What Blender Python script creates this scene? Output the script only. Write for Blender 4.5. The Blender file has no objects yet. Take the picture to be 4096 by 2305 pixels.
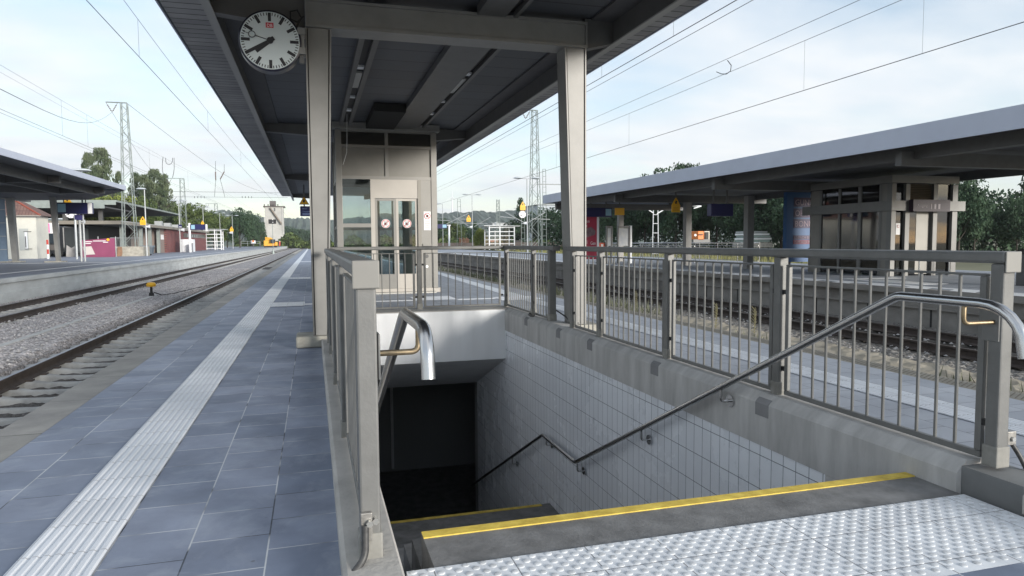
import bpy, math, random
import numpy as np
from mathutils import Vector, Matrix
random.seed(7); rng = np.random.default_rng(7)
SC = bpy.context.scene
COL = SC.collection
R = math.radians
# ------------------------------------------------------------------ camera
CAMZ = 1.2
FPX = 2752.78                       # focal length in px of the 4096 px wide photograph
M3 = Matrix(((0.96058847, 0.02519131, -0.27683061), (-0.27788777, 0.06215911, -0.95860035), (-0.00694086, 0.99774829, 0.06670968)))
cols = [Vector((M3[0][i], M3[1][i], M3[2][i])).normalized() for i in range(3)]
cd = bpy.data.cameras.new('camera'); cam = bpy.data.objects.new('camera', cd); COL.objects.link(cam)
# M3 rows = world axes (X, Y, Z) expressed in camera axes -> world = M3 @ cam
AX, AY, AZ = Vector(M3[0]), Vector(M3[1]), Vector(M3[2])
CX, CY, CZ = Vector((M3[0][0], M3[1][0], M3[2][0])), Vector((M3[0][1], M3[1][1], M3[2][1])), Vector((M3[0][2], M3[1][2], M3[2][2]))
CX.normalize(); CZ = (CZ - CZ.dot(CX) * CX).normalized(); CY = CZ.cross(CX)
rot = Matrix((CX, CY, CZ)).transposed()
cam.matrix_world = Matrix.Translation((0, 0, CAMZ)) @ rot.to_4x4()
cd.sensor_width = 36; cd.lens = FPX * 36 / 4096; cd.clip_start = 0.05; cd.clip_end = 9000
SC.camera = cam
SC.render.resolution_x = 1024; SC.render.resolution_y = 576

def W(u, v, ax, val):
    """world point seen at photo pixel (u, v) that lies on the plane axis ax = val"""
    r = rot @ Vector((u - 2048, -(v - 1152.5), -FPX))
    o = Vector((0, 0, CAMZ)); t = float((val - o[ax]) / r[ax])
    return o + t * r
# ------------------------------------------------------------------ sky and sun
SUN_EL = R(11); SUN_AZ = math.atan2(0.62, -1.0)      # azimuth from +Y towards +X : behind the camera, to the right
sdir = Vector((math.sin(SUN_AZ) * math.cos(SUN_EL), math.cos(SUN_AZ) * math.cos(SUN_EL), math.sin(SUN_EL)))
w = bpy.data.worlds.new('World'); SC.world = w; w.use_nodes = True
N = w.node_tree.nodes; Lk = w.node_tree.links
for n in list(N): N.remove(n)
out = N.new('ShaderNodeOutputWorld'); sky = N.new('ShaderNodeTexSky'); sky.sky_type = 'NISHITA'; sky.sun_disc = False
sky.sun_elevation = SUN_EL; sky.sun_rotation = SUN_AZ; sky.altitude = 100; sky.air_density = 1.0; sky.dust_density = 0.6; sky.ozone_density = 1.5
bg1 = N.new('ShaderNodeBackground'); bg1.inputs[1].default_value = 0.15; Lk.new(sky.outputs[0], bg1.inputs[0])
bg2 = N.new('ShaderNodeBackground'); bg2.inputs[1].default_value = 0.61
tc = N.new('ShaderNodeTexCoord'); sep = N.new('ShaderNodeSeparateXYZ'); Lk.new(tc.outputs['Generated'], sep.inputs[0])
def mth(op, a, b=None, clamp=False):
    m = N.new('ShaderNodeMath'); m.operation = op; m.use_clamp = clamp
    for i, q in enumerate((a, b)):
        if q is None: continue
        if isinstance(q, (int, float)): m.inputs[i].default_value = q
        else: Lk.new(q, m.inputs[i])
    return m.outputs[0]
zz = mth('MAXIMUM', sep.outputs[2], 0.0); den = mth('ADD', zz, 0.18)
comb = N.new('ShaderNodeCombineXYZ'); Lk.new(mth('DIVIDE', sep.outputs[0], den), comb.inputs[0]); Lk.new(mth('MULTIPLY', mth('DIVIDE', sep.outputs[1], den), 1.5), comb.inputs[1])
nz = N.new('ShaderNodeTexNoise'); nz.inputs['Scale'].default_value = 0.8; nz.inputs['Detail'].default_value = 7; nz.inputs['Roughness'].default_value = 0.52
nz.inputs['Distortion'].default_value = 0.35; Lk.new(comb.outputs[0], nz.inputs['Vector'])
cov = mth('SUBTRACT', nz.outputs[0], 0.40); cov = mth('MULTIPLY', cov, 4.2)
hor = mth('POWER', mth('SUBTRACT', 1.0, zz), 5.0); cov = mth('ADD', cov, mth('MULTIPLY', hor, 0.55), True)
cov = mth('MULTIPLY', cov, 0.62); cov = mth('ADD', cov, 0.34, True)
nz2 = N.new('ShaderNodeTexNoise'); nz2.inputs['Scale'].default_value = 2.3; nz2.inputs['Detail'].default_value = 6; Lk.new(comb.outputs[0], nz2.inputs['Vector'])
cr = N.new('ShaderNodeValToRGB'); cr.color_ramp.elements[0].position = 0.35; cr.color_ramp.elements[0].color = (0.84, 0.90, 0.96, 1)
cr.color_ramp.elements[1].position = 0.62; cr.color_ramp.elements[1].color = (0.96, 0.98, 1.0, 1); Lk.new(nz2.outputs[0], cr.inputs[0]); Lk.new(cr.outputs[0], bg2.inputs[0])
mx = N.new('ShaderNodeMixShader'); Lk.new(cov, mx.inputs[0]); Lk.new(bg1.outputs[0], mx.inputs[1]); Lk.new(bg2.outputs[0], mx.inputs[2]); Lk.new(mx.outputs[0], out.inputs[0])
sd = bpy.data.lights.new('sun', 'SUN'); sd.energy = 2.7; sd.angle = R(13.0); sd.color = (1.0, 0.95, 0.88)
so = bpy.data.objects.new('sun', sd); COL.objects.link(so); so.rotation_euler = sdir.to_track_quat('Z', 'Y').to_euler(); so.location = (20, -30, 20)
SC.view_settings.view_transform = 'Standard'; SC.view_settings.look = 'None'; SC.view_settings.gamma = 1; SC.view_settings.exposure = 0.82
SC.render.engine = 'CYCLES'
try:
    SC.cycles.max_bounces = 7; SC.cycles.diffuse_bounces = 4; SC.cycles.transparent_max_bounces = 12
except Exception: pass
# ------------------------------------------------------------------ materials
MATS = {}
def mat(name, col, rough=0.6, metal=0.0, var=0.0, vscale=3.0, bump=0.0, bscale=40.0, col2=None, stretch=None, spec=0.5, emit=0.0, detail=5):
    if name in MATS: return MATS[name]
    m = bpy.data.materials.new(name); m.use_nodes = True; nt = m.node_tree; b = nt.nodes['Principled BSDF']; MATS[name] = m
    b.inputs['Base Color'].default_value = (*col, 1); b.inputs['Roughness'].default_value = rough; b.inputs['Metallic'].default_value = metal
    b.inputs['Specular IOR Level'].default_value = spec
    g = nt.nodes.new('ShaderNodeNewGeometry'); vec = g.outputs['Position']
    if stretch:
        mp = nt.nodes.new('ShaderNodeMapping'); mp.inputs['Scale'].default_value = stretch; nt.links.new(vec, mp.inputs[0]); vec = mp.outputs[0]
    if var > 0 or col2:
        n = nt.nodes.new('ShaderNodeTexNoise'); n.inputs['Scale'].default_value = vscale; n.inputs['Detail'].default_value = detail; n.inputs['Roughness'].default_value = 0.6
        nt.links.new(vec, n.inputs['Vector'])
        r = nt.nodes.new('ShaderNodeValToRGB'); r.color_ramp.elements[0].position = 0.3; r.color_ramp.elements[1].position = 0.7
        c2 = col2 or tuple(min(1, x * (1 + var)) for x in col); c1 = col if col2 else tuple(x * (1 - var) for x in col)
        r.color_ramp.elements[0].color = (*c1, 1); r.color_ramp.elements[1].color = (*c2, 1)
        nt.links.new(n.outputs[0], r.inputs[0]); nt.links.new(r.outputs[0], b.inputs['Base Color'])
    if bump > 0:
        n2 = nt.nodes.new('ShaderNodeTexNoise'); n2.inputs['Scale'].default_value = bscale; n2.inputs['Detail'].default_value = 4
        nt.links.new(vec, n2.inputs['Vector'])
        bp = nt.nodes.new('ShaderNodeBump'); bp.inputs['Strength'].default_value = bump; bp.inputs['Distance'].default_value = 0.01
        nt.links.new(n2.outputs[0], bp.inputs['Height']); nt.links.new(bp.outputs[0], b.inputs['Normal'])
    if emit:
        b.inputs['Emission Color'].default_value = (*col, 1); b.inputs['Emission Strength'].default_value = emit
    return m
def nodes(m):
    nt = m.node_tree; return nt, nt.nodes, nt.links, nt.nodes['Principled BSDF']
def grid_mat(name, colA, colB, joint, sx, sy, jw, offx=0.0, offy=0.0, axes=(0, 1), rough=0.6, offset=0.0, stain=0.25, bump=0.15, stainscale=1.2, jitter=True, bloom=None):
    """flat paving / tiling: cells sx by sy with joints, plus stains"""
    if name in MATS: return MATS[name]
    m = mat(name, colA, rough); nt, n, l, b = nodes(m)
    g = n.new('ShaderNodeNewGeometry'); s = n.new('ShaderNodeSeparateXYZ'); c = n.new('ShaderNodeCombineXYZ'); l.new(g.outputs['Position'], s.inputs[0])
    def add(o, v):
        q = n.new('ShaderNodeMath'); q.operation = 'ADD'; l.new(o, q.inputs[0]); q.inputs[1].default_value = v; return q.outputs[0]
    l.new(add(s.outputs[axes[0]], offx + 300 * sx), c.inputs[0]); l.new(add(s.outputs[axes[1]], offy + 300 * sy), c.inputs[1])
    br = n.new('ShaderNodeTexBrick'); br.offset = offset; br.squash = 1; br.inputs['Scale'].default_value = 1; br.inputs['Brick Width'].default_value = sx; br.inputs['Row Height'].default_value = sy
    br.inputs['Mortar Size'].default_value = jw; br.inputs['Mortar Smooth'].default_value = 0.1; br.inputs['Bias'].default_value = 0
    br.inputs['Color1'].default_value = (*colA, 1); br.inputs['Color2'].default_value = (*colB, 1); br.inputs['Mortar'].default_value = (*joint, 1); l.new(c.outputs[0], br.inputs['Vector'])
    # joints not equally strong everywhere
    nj = n.new('ShaderNodeTexNoise'); nj.inputs['Scale'].default_value = 2.6; nj.inputs['Detail'].default_value = 2; l.new(g.outputs['Position'], nj.inputs['Vector'])
    base = br.outputs['Color']
    if jitter:
        rj = n.new('ShaderNodeValToRGB'); rj.color_ramp.elements[0].position = .40; rj.color_ramp.elements[1].position = .50
        rj.color_ramp.elements[0].color = (*[x * .3 for x in colA], 1); rj.color_ramp.elements[1].color = (*joint, 1); l.new(nj.outputs[0], rj.inputs[0]); l.new(rj.outputs[0], br.inputs['Mortar'])
    ns = n.new('ShaderNodeTexNoise'); ns.inputs['Scale'].default_value = stainscale; ns.inputs['Detail'].default_value = 8; ns.inputs['Roughness'].default_value = 0.65; l.new(g.outputs['Position'], ns.inputs['Vector'])
    rs = n.new('ShaderNodeValToRGB'); rs.color_ramp.elements[0].position = .33; rs.color_ramp.elements[1].position = .7
    rs.color_ramp.elements[0].color = (1 - stain, 1 - stain, 1 - stain * .9, 1); rs.color_ramp.elements[1].color = (1 + stain, 1 + stain, 1 + stain, 1); l.new(ns.outputs[0], rs.inputs[0])
    mm = n.new('ShaderNodeMix'); mm.data_type = 'RGBA'; mm.blend_type = 'MULTIPLY'; mm.inputs[0].default_value = 1; mm.clamp_result = False; l.new(base, mm.inputs[6]); l.new(rs.outputs[0], mm.inputs[7]); l.new(mm.outputs[2], b.inputs['Base Color'])
    if bloom:      # dried-on pale bloom and small specks
        nb1 = n.new('ShaderNodeTexNoise'); nb1.inputs['Scale'].default_value = 3.1; nb1.inputs['Detail'].default_value = 12; nb1.inputs['Roughness'].default_value = .72; nb1.inputs['Distortion'].default_value = .6; l.new(g.outputs['Position'], nb1.inputs['Vector'])
        rb = n.new('ShaderNodeMapRange'); rb.inputs[1].default_value = .50; rb.inputs[2].default_value = .70; rb.inputs[4].default_value = .55; l.new(nb1.outputs[0], rb.inputs[0])
        mb = n.new('ShaderNodeMix'); mb.data_type = 'RGBA'; l.new(rb.outputs[0], mb.inputs[0]); l.new(mm.outputs[2], mb.inputs[6]); mb.inputs[7].default_value = (*bloom, 1)
        nv = n.new('ShaderNodeTexVoronoi'); nv.inputs['Scale'].default_value = 5.5; l.new(g.outputs['Position'], nv.inputs['Vector']); rv_ = n.new('ShaderNodeMapRange'); rv_.inputs[1].default_value = .035; rv_.inputs[2].default_value = .06; rv_.inputs[3].default_value = .5; rv_.inputs[4].default_value = 0; l.new(nv.outputs['Distance'], rv_.inputs[0])
        mv = n.new('ShaderNodeMix'); mv.data_type = 'RGBA'; l.new(rv_.outputs[0], mv.inputs[0]); l.new(mb.outputs[2], mv.inputs[6]); mv.inputs[7].default_value = (.07, .07, .08, 1); l.new(mv.outputs[2], b.inputs['Base Color'])
    bp = n.new('ShaderNodeBump'); bp.inputs['Strength'].default_value = bump; bp.inputs['Distance'].default_value = 0.004; bp.invert = True; l.new(br.outputs['Fac'], bp.inputs['Height'])
    nb = n.new('ShaderNodeTexNoise'); nb.inputs['Scale'].default_value = 60; nb.inputs['Detail'].default_value = 3; l.new(g.outputs['Position'], nb.inputs['Vector'])
    b2 = n.new('ShaderNodeBump'); b2.inputs['Strength'].default_value = 0.12; b2.inputs['Distance'].default_value = 0.003; l.new(nb.outputs[0], b2.inputs['Height']); l.new(bp.outputs[0], b2.inputs['Normal']); l.new(b2.outputs[0], b.inputs['Normal'])
    rr = n.new('ShaderNodeMapRange'); rr.inputs[3].default_value = rough - .15; rr.inputs[4].default_value = rough + .12; l.new(ns.outputs[0], rr.inputs[0]); l.new(rr.outputs[0], b.inputs['Roughness'])
    return m
def glass(name, tint=(.75, .8, .8), refl=1.0, trans=0.8):
    if name in MATS: return MATS[name]
    m = bpy.data.materials.new(name); m.use_nodes = True; MATS[name] = m; nt = m.node_tree; n = nt.nodes; l = nt.links
    for q in list(n): n.remove(q)
    o = n.new('ShaderNodeOutputMaterial'); t = n.new('ShaderNodeBsdfTransparent'); t.inputs[0].default_value = (*[x * trans for x in tint], 1)
    gl = n.new('ShaderNodeBsdfGlossy'); gl.inputs['Roughness'].default_value = 0.03; fr = n.new('ShaderNodeFresnel'); fr.inputs[0].default_value = 1.6
    mu = n.new('ShaderNodeMath'); mu.operation = 'MULTIPLY'; mu.inputs[1].default_value = refl; mu.use_clamp = True; l.new(fr.outputs[0], mu.inputs[0])
    x = n.new('ShaderNodeMixShader'); l.new(mu.outputs[0], x.inputs[0]); l.new(t.outputs[0], x.inputs[1]); l.new(gl.outputs[0], x.inputs[2]); l.new(x.outputs[0], o.inputs[0])
    return m
def leafmat(name, a, b_, sc=0.5):
    m = mat(name, a, 0.75, col2=b_, vscale=sc, detail=6, spec=.2)
    return m
slab = grid_mat('slab_paving', (.165, .198, .268), (.25, .285, .368), (.50, .52, .54), .305, .30, .0032, offx=.10, offy=.20, axes=(1, 0), offset=.5, rough=.6, stain=.20, stainscale=2.6, bloom=(.34, .38, .45))
slab_r = grid_mat('slab_paving_pale', (.27, .295, .335), (.33, .355, .395), (.10, .10, .11), .305, .30, .003, offx=.1, offy=.03, axes=(1, 0), offset=.5, rough=.66, stain=.2)
kerbstone = grid_mat('platform_edge_concrete', (.25, .25, .235), (.29, .285, .27), (.18, .18, .17), 2.0, 1.0, .006, offx=.3, rough=.85, stain=.22, bump=.1, stainscale=3)
hatch = mat('hatched_edge', (.23, .22, .19), .85, var=.25, vscale=4, bump=.5, bscale=60)
tactile = mat('white_tactile_concrete', (.60, .62, .64), .95, var=.20, vscale=6, bump=.1, bscale=90, spec=.15, detail=10)
stair_dark = mat('dark_stair_stone', (.185, .185, .185), .65, var=.38, vscale=6, bump=.2, bscale=70, detail=9)
yellow = mat('yellow_nosing_paint', (.50, .35, .05), .7, col2=(.84, .64, .12), vscale=14, detail=10)
conc = mat('concrete_kerb', (.40, .385, .36), .8, var=.28, vscale=2.3, bump=.35, bscale=45, detail=9)
conc_st = mat('concrete_beam_stained', (.47, .465, .455), .8, var=.20, vscale=3.0, bump=.3, bscale=45, stretch=(1, 2.6, .5), detail=9)
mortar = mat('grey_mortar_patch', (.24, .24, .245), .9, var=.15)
white_plaster = mat('white_wall_paint', (.88, .89, .90), .7, var=.06, vscale=1.4, stretch=(3, 1, .5))
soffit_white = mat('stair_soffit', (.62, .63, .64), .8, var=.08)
tiles = grid_mat('wall_tiles', (.80, .83, .87), (.84, .87, .91), (.10, .115, .15), .122, .235, .0027, offx=.02, offy=.045, axes=(1, 2), rough=.28, stain=.06, bump=.1, jitter=False)
steel = mat('grey_beige_painted_steel', (.160, .161, .156), .45, .15, var=.14, vscale=7, detail=10, bump=.08, bscale=80)
steel_d = mat('dark_painted_steel', (.115, .115, .115), .5, .2, var=.1, vscale=5)
column_m = mat('column_paint', (.235, .232, .222), .45, .1, var=.10, vscale=3, detail=9, bump=.06, bscale=60)
groove = mat('shadow_joint', (.02, .02, .02), .8)
inox = mat('brushed_stainless', (.56, .56, .56), .24, 1.0, bump=.03, bscale=200)
bronze = mat('tarnished_bracket', (.33, .26, .17), .42, 1.0, var=.35, vscale=30)
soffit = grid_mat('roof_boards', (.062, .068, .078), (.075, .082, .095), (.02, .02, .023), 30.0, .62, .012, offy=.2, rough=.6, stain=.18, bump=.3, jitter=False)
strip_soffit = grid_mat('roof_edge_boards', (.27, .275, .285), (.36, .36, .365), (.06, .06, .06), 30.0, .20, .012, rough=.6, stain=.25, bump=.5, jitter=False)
fascia_m = mat('anodised_fascia', (.46, .50, .60), .5, .0, var=.05, vscale=1.5)
roof_dk = mat('roof_underside_dark', (.075, .075, .08), .7, var=.15)
black = mat('matt_black', (.012, .012, .013), .6)
rust = mat('rusty_rail', (.055, .042, .036), .75, var=.35, vscale=6, bump=.2)
railtop = mat('polished_rail_head', (.38, .39, .42), .38, .85)
railtop_r = mat('dull_rail_head', (.17, .15, .14), .5, .6)
sleeper_m = mat('concrete_sleeper', (.37, .37, .36), .9, var=.3, vscale=3.5, bump=.4, bscale=35, detail=9)
sleeper_d = mat('dirty_sleeper', (.10, .09, .08), .9, var=.3, vscale=3.5, bump=.4, bscale=35)
galv = mat('galvanised_lattice_steel', (.30, .34, .325), .55, .35, var=.12, vscale=2)
lamp_m = mat('pale_grey_post_paint', (.40, .42, .43), .5, .2, var=.05)
white_paint = mat('white_coated_metal', (.80, .82, .84), .45)
blue_sign = mat('dark_blue_sign_face', (.012, .014, .085), .35)
yel_sign = mat('yellow_sign_face', (.85, .45, .02), .45)
red_sign = mat('red_print', (.45, .02, .03), .5)
ink = mat('black_print', (.02, .02, .025), .5)
whitep = mat('white_print', (.8, .8, .8), .5)
cream = mat('cream_lift_panel', (.43, .405, .37), .35, .1, var=.04)
lift_panel = mat('grey_lift_panel', (.20, .195, .18), .4, .4, var=.06, vscale=3)
lift_frame = mat('champagne_lift_frame', (.25, .245, .232), .36, .45, var=.05, vscale=3)
gl = glass('clear_glass', (.86, .91, .91), .8, .92)
gl_dark = glass('smoky_glass', (.55, .65, .66), 1.9, .6)
brick_r = grid_mat('dark_red_brick', (.19, .062, .06), (.23, .08, .075), (.11, .06, .06), .5, .16, .02, axes=(1, 2), rough=.8, offset=.5, stain=.2, jitter=False)
render_w = mat('cream_render', (.66, .65, .58), .85, var=.05)
rooftile = grid_mat('red_grey_roof_tile', (.17, .10, .085), (.20, .125, .105), (.09, .05, .05), .25, .35, .02, rough=.85, stain=.2, jitter=False)
magenta = mat('magenta_banner', (.25, .055, .12), .5, var=.12, vscale=.8)
pink = mat('pink_poster', (.75, .16, .42), .5)
red_poster = mat('crimson_poster', (.42, .03, .07), .45)
blue_poster = mat('bright_blue_poster', (.01, .085, .24), .45)
orange = mat('orange_machine_paint', (.72, .20, .03), .5, var=.15)
amber = mat('amber_machine_paint', (.82, .42, .05), .5, var=.12)
bin_m = mat('slate_plastic', (.10, .125, .15), .55)
bark = mat('tree_bark', (.06, .05, .04), .9, var=.3)
leaf_dark = leafmat('foliage_dark', (.026, .052, .034), (.075, .125, .065))
leaf_mid = leafmat('foliage_mid', (.045, .075, .025), (.13, .17, .055))
leaf_lime = leafmat('foliage_light', (.10, .135, .03), (.24, .27, .07))
leaf_pop = leafmat('foliage_poplar', (.05, .08, .045), (.15, .18, .10), .35)
hill_m = mat('wooded_hill', (.055, .085, .065), .95, col2=(.085, .115, .085), vscale=.03, bump=1, bscale=.05, detail=9)
# ballast with voronoi stones
def ballast_mat(name, ca, cb, cdirt, centers, hw):
    m = mat(name, ca, .95, spec=.2); nt, n, l, b = nodes(m)
    g = n.new('ShaderNodeNewGeometry'); v = n.new('ShaderNodeTexVoronoi'); v.inputs['Scale'].default_value = 23; l.new(g.outputs['Position'], v.inputs['Vector'])
    r = n.new('ShaderNodeValToRGB'); e = r.color_ramp.elements; e[0].position = 0; e[0].color = (*[x * .72 for x in ca], 1); e[1].position = 1; e[1].color = (*[min(1, x * 1.25) for x in cb], 1)
    q = e.new(.5); q.color = (*[(x + y) / 2 for x, y in zip(ca, cb)], 1)
    s = n.new('ShaderNodeSeparateColor'); l.new(v.outputs['Color'], s.inputs[0]); l.new(s.outputs[0], r.inputs[0])
    sx = n.new('ShaderNodeSeparateXYZ'); l.new(g.outputs['Position'], sx.inputs[0])
    fac = None
    for cx in centers:
        a = n.new('ShaderNodeMath'); a.operation = 'SUBTRACT'; l.new(sx.outputs[0], a.inputs[0]); a.inputs[1].default_value = cx
        ab = n.new('ShaderNodeMath'); ab.operation = 'ABSOLUTE'; l.new(a.outputs[0], ab.inputs[0])
        mr = n.new('ShaderNodeMapRange'); mr.inputs[1].default_value = hw - .25; mr.inputs[2].default_value = hw + .25; mr.inputs[3].default_value = 1; mr.inputs[4].default_value = 0; l.new(ab.outputs[0], mr.inputs[0])
        if fac is None: fac = mr.outputs[0]
        else:
            mxx = n.new('ShaderNodeMath'); mxx.operation = 'MAXIMUM'; l.new(fac, mxx.inputs[0]); l.new(mr.outputs[0], mxx.inputs[1]); fac = mxx.outputs[0]
    mm = n.new('ShaderNodeMix'); mm.data_type = 'RGBA'; mm.inputs[7].default_value = (*cdirt, 1); l.new(r.outputs[0], mm.inputs[6])
    if fac is not None:
        f2 = n.new('ShaderNodeMath'); f2.operation = 'MULTIPLY'; f2.inputs[1].default_value = .85; l.new(fac, f2.inputs[0]); l.new(f2.outputs[0], mm.inputs[0])
    else: mm.inputs[0].default_value = 0
    nn = n.new('ShaderNodeTexNoise'); nn.inputs['Scale'].default_value = .7; nn.inputs['Detail'].default_value = 5; l.new(g.outputs['Position'], nn.inputs['Vector'])
    rr = n.new('ShaderNodeMapRange'); rr.inputs[3].default_value = .7; rr.inputs[4].default_value = 1.3; l.new(nn.outputs[0], rr.inputs[0])
    m2 = n.new('ShaderNodeVectorMath'); m2.operation = 'SCALE'; l.new(mm.outputs[2], m2.inputs[0]); l.new(rr.outputs[0], m2.inputs['Scale']); l.new(m2.outputs[0], b.inputs['Base Color'])
    bp = n.new('ShaderNodeBump'); bp.inputs['Strength'].default_value = 1; bp.inputs['Distance'].default_value = .03; bp.invert = True; l.new(v.outputs['Distance'], bp.inputs['Height']); l.new(bp.outputs[0], b.inputs['Normal'])
    return m
ballast_l = ballast_mat('ballast_grey_pink', (.26, .25, .25), (.42, .40, .405), (.075, .07, .065), [-3.68], 1.35)
ballast_r = ballast_mat('ballast_old_brown', (.13, .12, .11), (.25, .24, .225), (.05, .045, .04), [11.9], 1.1)
dirt = mat('sandy_dirt', (.25, .22, .17), .95, col2=(.37, .335, .27), vscale=1.3, bump=.7, bscale=25, detail=9)
# ------------------------------------------------------------------ object helpers
WL = {}
def tagp(o, label=None, cat=None, group=None, kind=None):
    if label: o['label'] = label
    if cat: o['category'] = cat
    if group: o['group'] = group
    if kind: o['kind'] = kind
    return o
def thing(name, label, cat, loc=(0, 0, 0), group=None):
    o = bpy.data.objects.new(name, None); COL.objects.link(o); o.location = loc; o.empty_display_size = .2; WL[o.name] = Vector(loc)
    return tagp(o, label, cat, group)
class MB:
    def __init__(s): s.v = []; s.f = []
    def add(s, vs, fs):
        k = len(s.v); s.v += [tuple(a) for a in vs]; s.f += [tuple(i + k for i in f) for f in fs]; return s
    def box(s, x0, x1, y0, y1, z0, z1):
        x0, x1 = min(x0, x1), max(x0, x1); y0, y1 = min(y0, y1), max(y0, y1); z0, z1 = min(z0, z1), max(z0, z1)
        return s.add([(x0, y0, z0), (x1, y0, z0), (x1, y1, z0), (x0, y1, z0), (x0, y0, z1), (x1, y0, z1), (x1, y1, z1), (x0, y1, z1)],
                     [(3, 2, 1, 0), (4, 5, 6, 7), (0, 1, 5, 4), (1, 2, 6, 5), (2, 3, 7, 6), (3, 0, 4, 7)])
    def quad(s, a, b, c, d): return s.add([a, b, c, d], [(0, 1, 2, 3)])
    def prism(s, poly, ax, a, b):
        """poly: 2d points in the two other axes, extruded along axis ax from a to b"""
        n = len(poly)
        def P(p, t): q = list(p); q.insert(ax, t); return tuple(q)
        vs = [P(p, a) for p in poly] + [P(p, b) for p in poly]
        return s.add(vs, [tuple(range(n))[::-1], tuple(range(n, 2 * n))] + [(i, (i + 1) % n, (i + 1) % n + n, i + n) for i in range(n)])
    def bar(s, p, q, r, n=8, r2=None, cap=True):
        p = Vector(p); q = Vector(q); d = (q - p)
        if d.length < 1e-6: return s
        d.normalize(); a = d.orthogonal().normalized(); b = d.cross(a); r2 = r if r2 is None else r2
        off = math.pi / 4 if n == 4 else 0
        vs = [p + (a * math.cos(t) + b * math.sin(t)) * r for t in [off + 2 * math.pi * i / n for i in range(n)]] + [q + (a * math.cos(t) + b * math.sin(t)) * r2 for t in [off + 2 * math.pi * i / n for i in range(n)]]
        fs = [(i, (i + 1) % n, (i + 1) % n + n, i + n) for i in range(n)]
        if cap: fs += [tuple(range(n))[::-1], tuple(range(n, 2 * n))]
        return s.add(vs, fs)
    def tube(s, pts, r, n=10, fillet=0.0, close=False):
        P = [Vector(p) for p in pts]
        if fillet:
            Q = [P[0]]
            for i in range(1, len(P) - 1):
                a, b, c = P[i - 1], P[i], P[i + 1]; f = min(fillet, (a - b).length * .48, (c - b).length * .48)
                p0 = b + (a - b).normalized() * f; p1 = b + (c - b).normalized() * f
                for k in range(9): t = k / 8; Q.append((1 - t) ** 2 * p0 + 2 * t * (1 - t) * b + t * t * p1)
            P = Q + [P[-1]]
        d0 = (P[1] - P[0]).normalized(); a = d0.orthogonal().normalized(); vs = []; m = len(P)
        for i, p in enumerate(P):
            d = ((P[min(i + 1, m - 1)] - P[max(i - 1, 0)])).normalized(); a = (a - d * a.dot(d)).normalized(); b = d.cross(a)
            vs += [p + (a * math.cos(2 * math.pi * k / n) + b * math.sin(2 * math.pi * k / n)) * r for k in range(n)]
        fs = [(i * n + k, i * n + (k + 1) % n, (i + 1) * n + (k + 1) % n, (i + 1) * n + k) for i in range(m - 1) for k in range(n)]
        fs += [tuple(range(n))[::-1], tuple(range((m - 1) * n, m * n))]
        return s.add(vs, fs)
    def lathe(s, prof, c, n=16, axis='z'):
        vs = []; m = len(prof)
        for r, h in prof:
            for k in range(n):
                t = 2 * math.pi * k / n; x, y = r * math.cos(t), r * math.sin(t)
                vs.append({'z': (c[0] + x, c[1] + y, c[2] + h), 'y': (c[0] + x, c[1] + h, c[2] + y), 'x': (c[0] + h, c[1] + x, c[2] + y)}[axis])
        fs = [(i * n + k, i * n + (k + 1) % n, (i + 1) * n + (k + 1) % n, (i + 1) * n + k) for i in range(m - 1) for k in range(n)]
        fs += [tuple(range(n))[::-1], tuple(range((m - 1) * n, m * n))]
        return s.add(vs, fs)
    def to(s, name, m, parent=None, label=None, cat=None, group=None, kind=None, loc=None, smooth=False, bevel=0, fix=True):
        me = bpy.data.meshes.new(name); base = Vector((0, 0, 0))
        if parent is not None: base = WL[parent.name]
        elif loc is not None: base = Vector(loc)
        me.from_pydata([tuple(Vector(a) - base) for a in s.v], [], s.f); me.materials.append(m)
        if fix:
            import bmesh
            bm = bmesh.new(); bm.from_mesh(me); bmesh.ops.recalc_face_normals(bm, faces=bm.faces); bm.to_mesh(me); bm.free()
        if smooth:
            for p in me.polygons: p.use_smooth = True
            try: me.set_sharp_from_angle(angle=R(40))
            except Exception: pass
        o = bpy.data.objects.new(name, me); COL.objects.link(o)
        if parent is not None: o.parent = parent
        elif loc is not None: o.location = base
        WL[o.name] = base
        if bevel:
            bv = o.modifiers.new('bevel', 'BEVEL'); bv.width = bevel; bv.segments = 2; bv.limit_method = 'ANGLE'
        return tagp(o, label, cat, group, kind)
def bx(*a): return MB().box(*a)
def struct(name, mb, m, smooth=False, kind='structure', fix=True): return mb.to(name, m, kind=kind, smooth=smooth, fix=fix)
def copy_tree(o, loc=None, rotz=None, scale=None, label=None, parent=None):
    c = o.copy(); COL.objects.link(c)
    if parent is not None: c.parent = parent
    if loc is not None: c.location = loc
    if rotz is not None: c.rotation_euler = (0, 0, rotz)
    if scale is not None: c.scale = scale if hasattr(scale, '__len__') else (scale,) * 3
    if label: c['label'] = label
    for ch in list(o.children): copy_tree(ch, parent=c)
    return c
def text(txt, size, loc, m, parent, name='lettering', rot=(math.pi / 2, 0, 0), align='LEFT', sx=1.0, th=0.002, label=None):
    cu = bpy.data.curves.new('tmp', 'FONT'); cu.body = txt; cu.size = size; cu.align_x = align; cu.extrude = th; cu.resolution_u = 3
    t = bpy.data.objects.new('tmp', cu); COL.objects.link(t); dg = bpy.context.evaluated_depsgraph_get()
    me = bpy.data.meshes.new_from_object(t.evaluated_get(dg)); bpy.data.objects.remove(t); bpy.data.curves.remove(cu)
    from mathutils import Euler
    T = Matrix.Translation(Vector(loc) - WL[parent.name]) @ Euler(rot).to_matrix().to_4x4() @ Matrix.Diagonal((sx, 1, 1, 1)); me.transform(T)
    me.name = name; me.materials.clear(); me.materials.append(m)
    o = bpy.data.objects.new(name, me); COL.objects.link(o); o.parent = parent; WL[o.name] = WL[parent.name]
    if label: o['label'] = label
    return o
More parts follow.
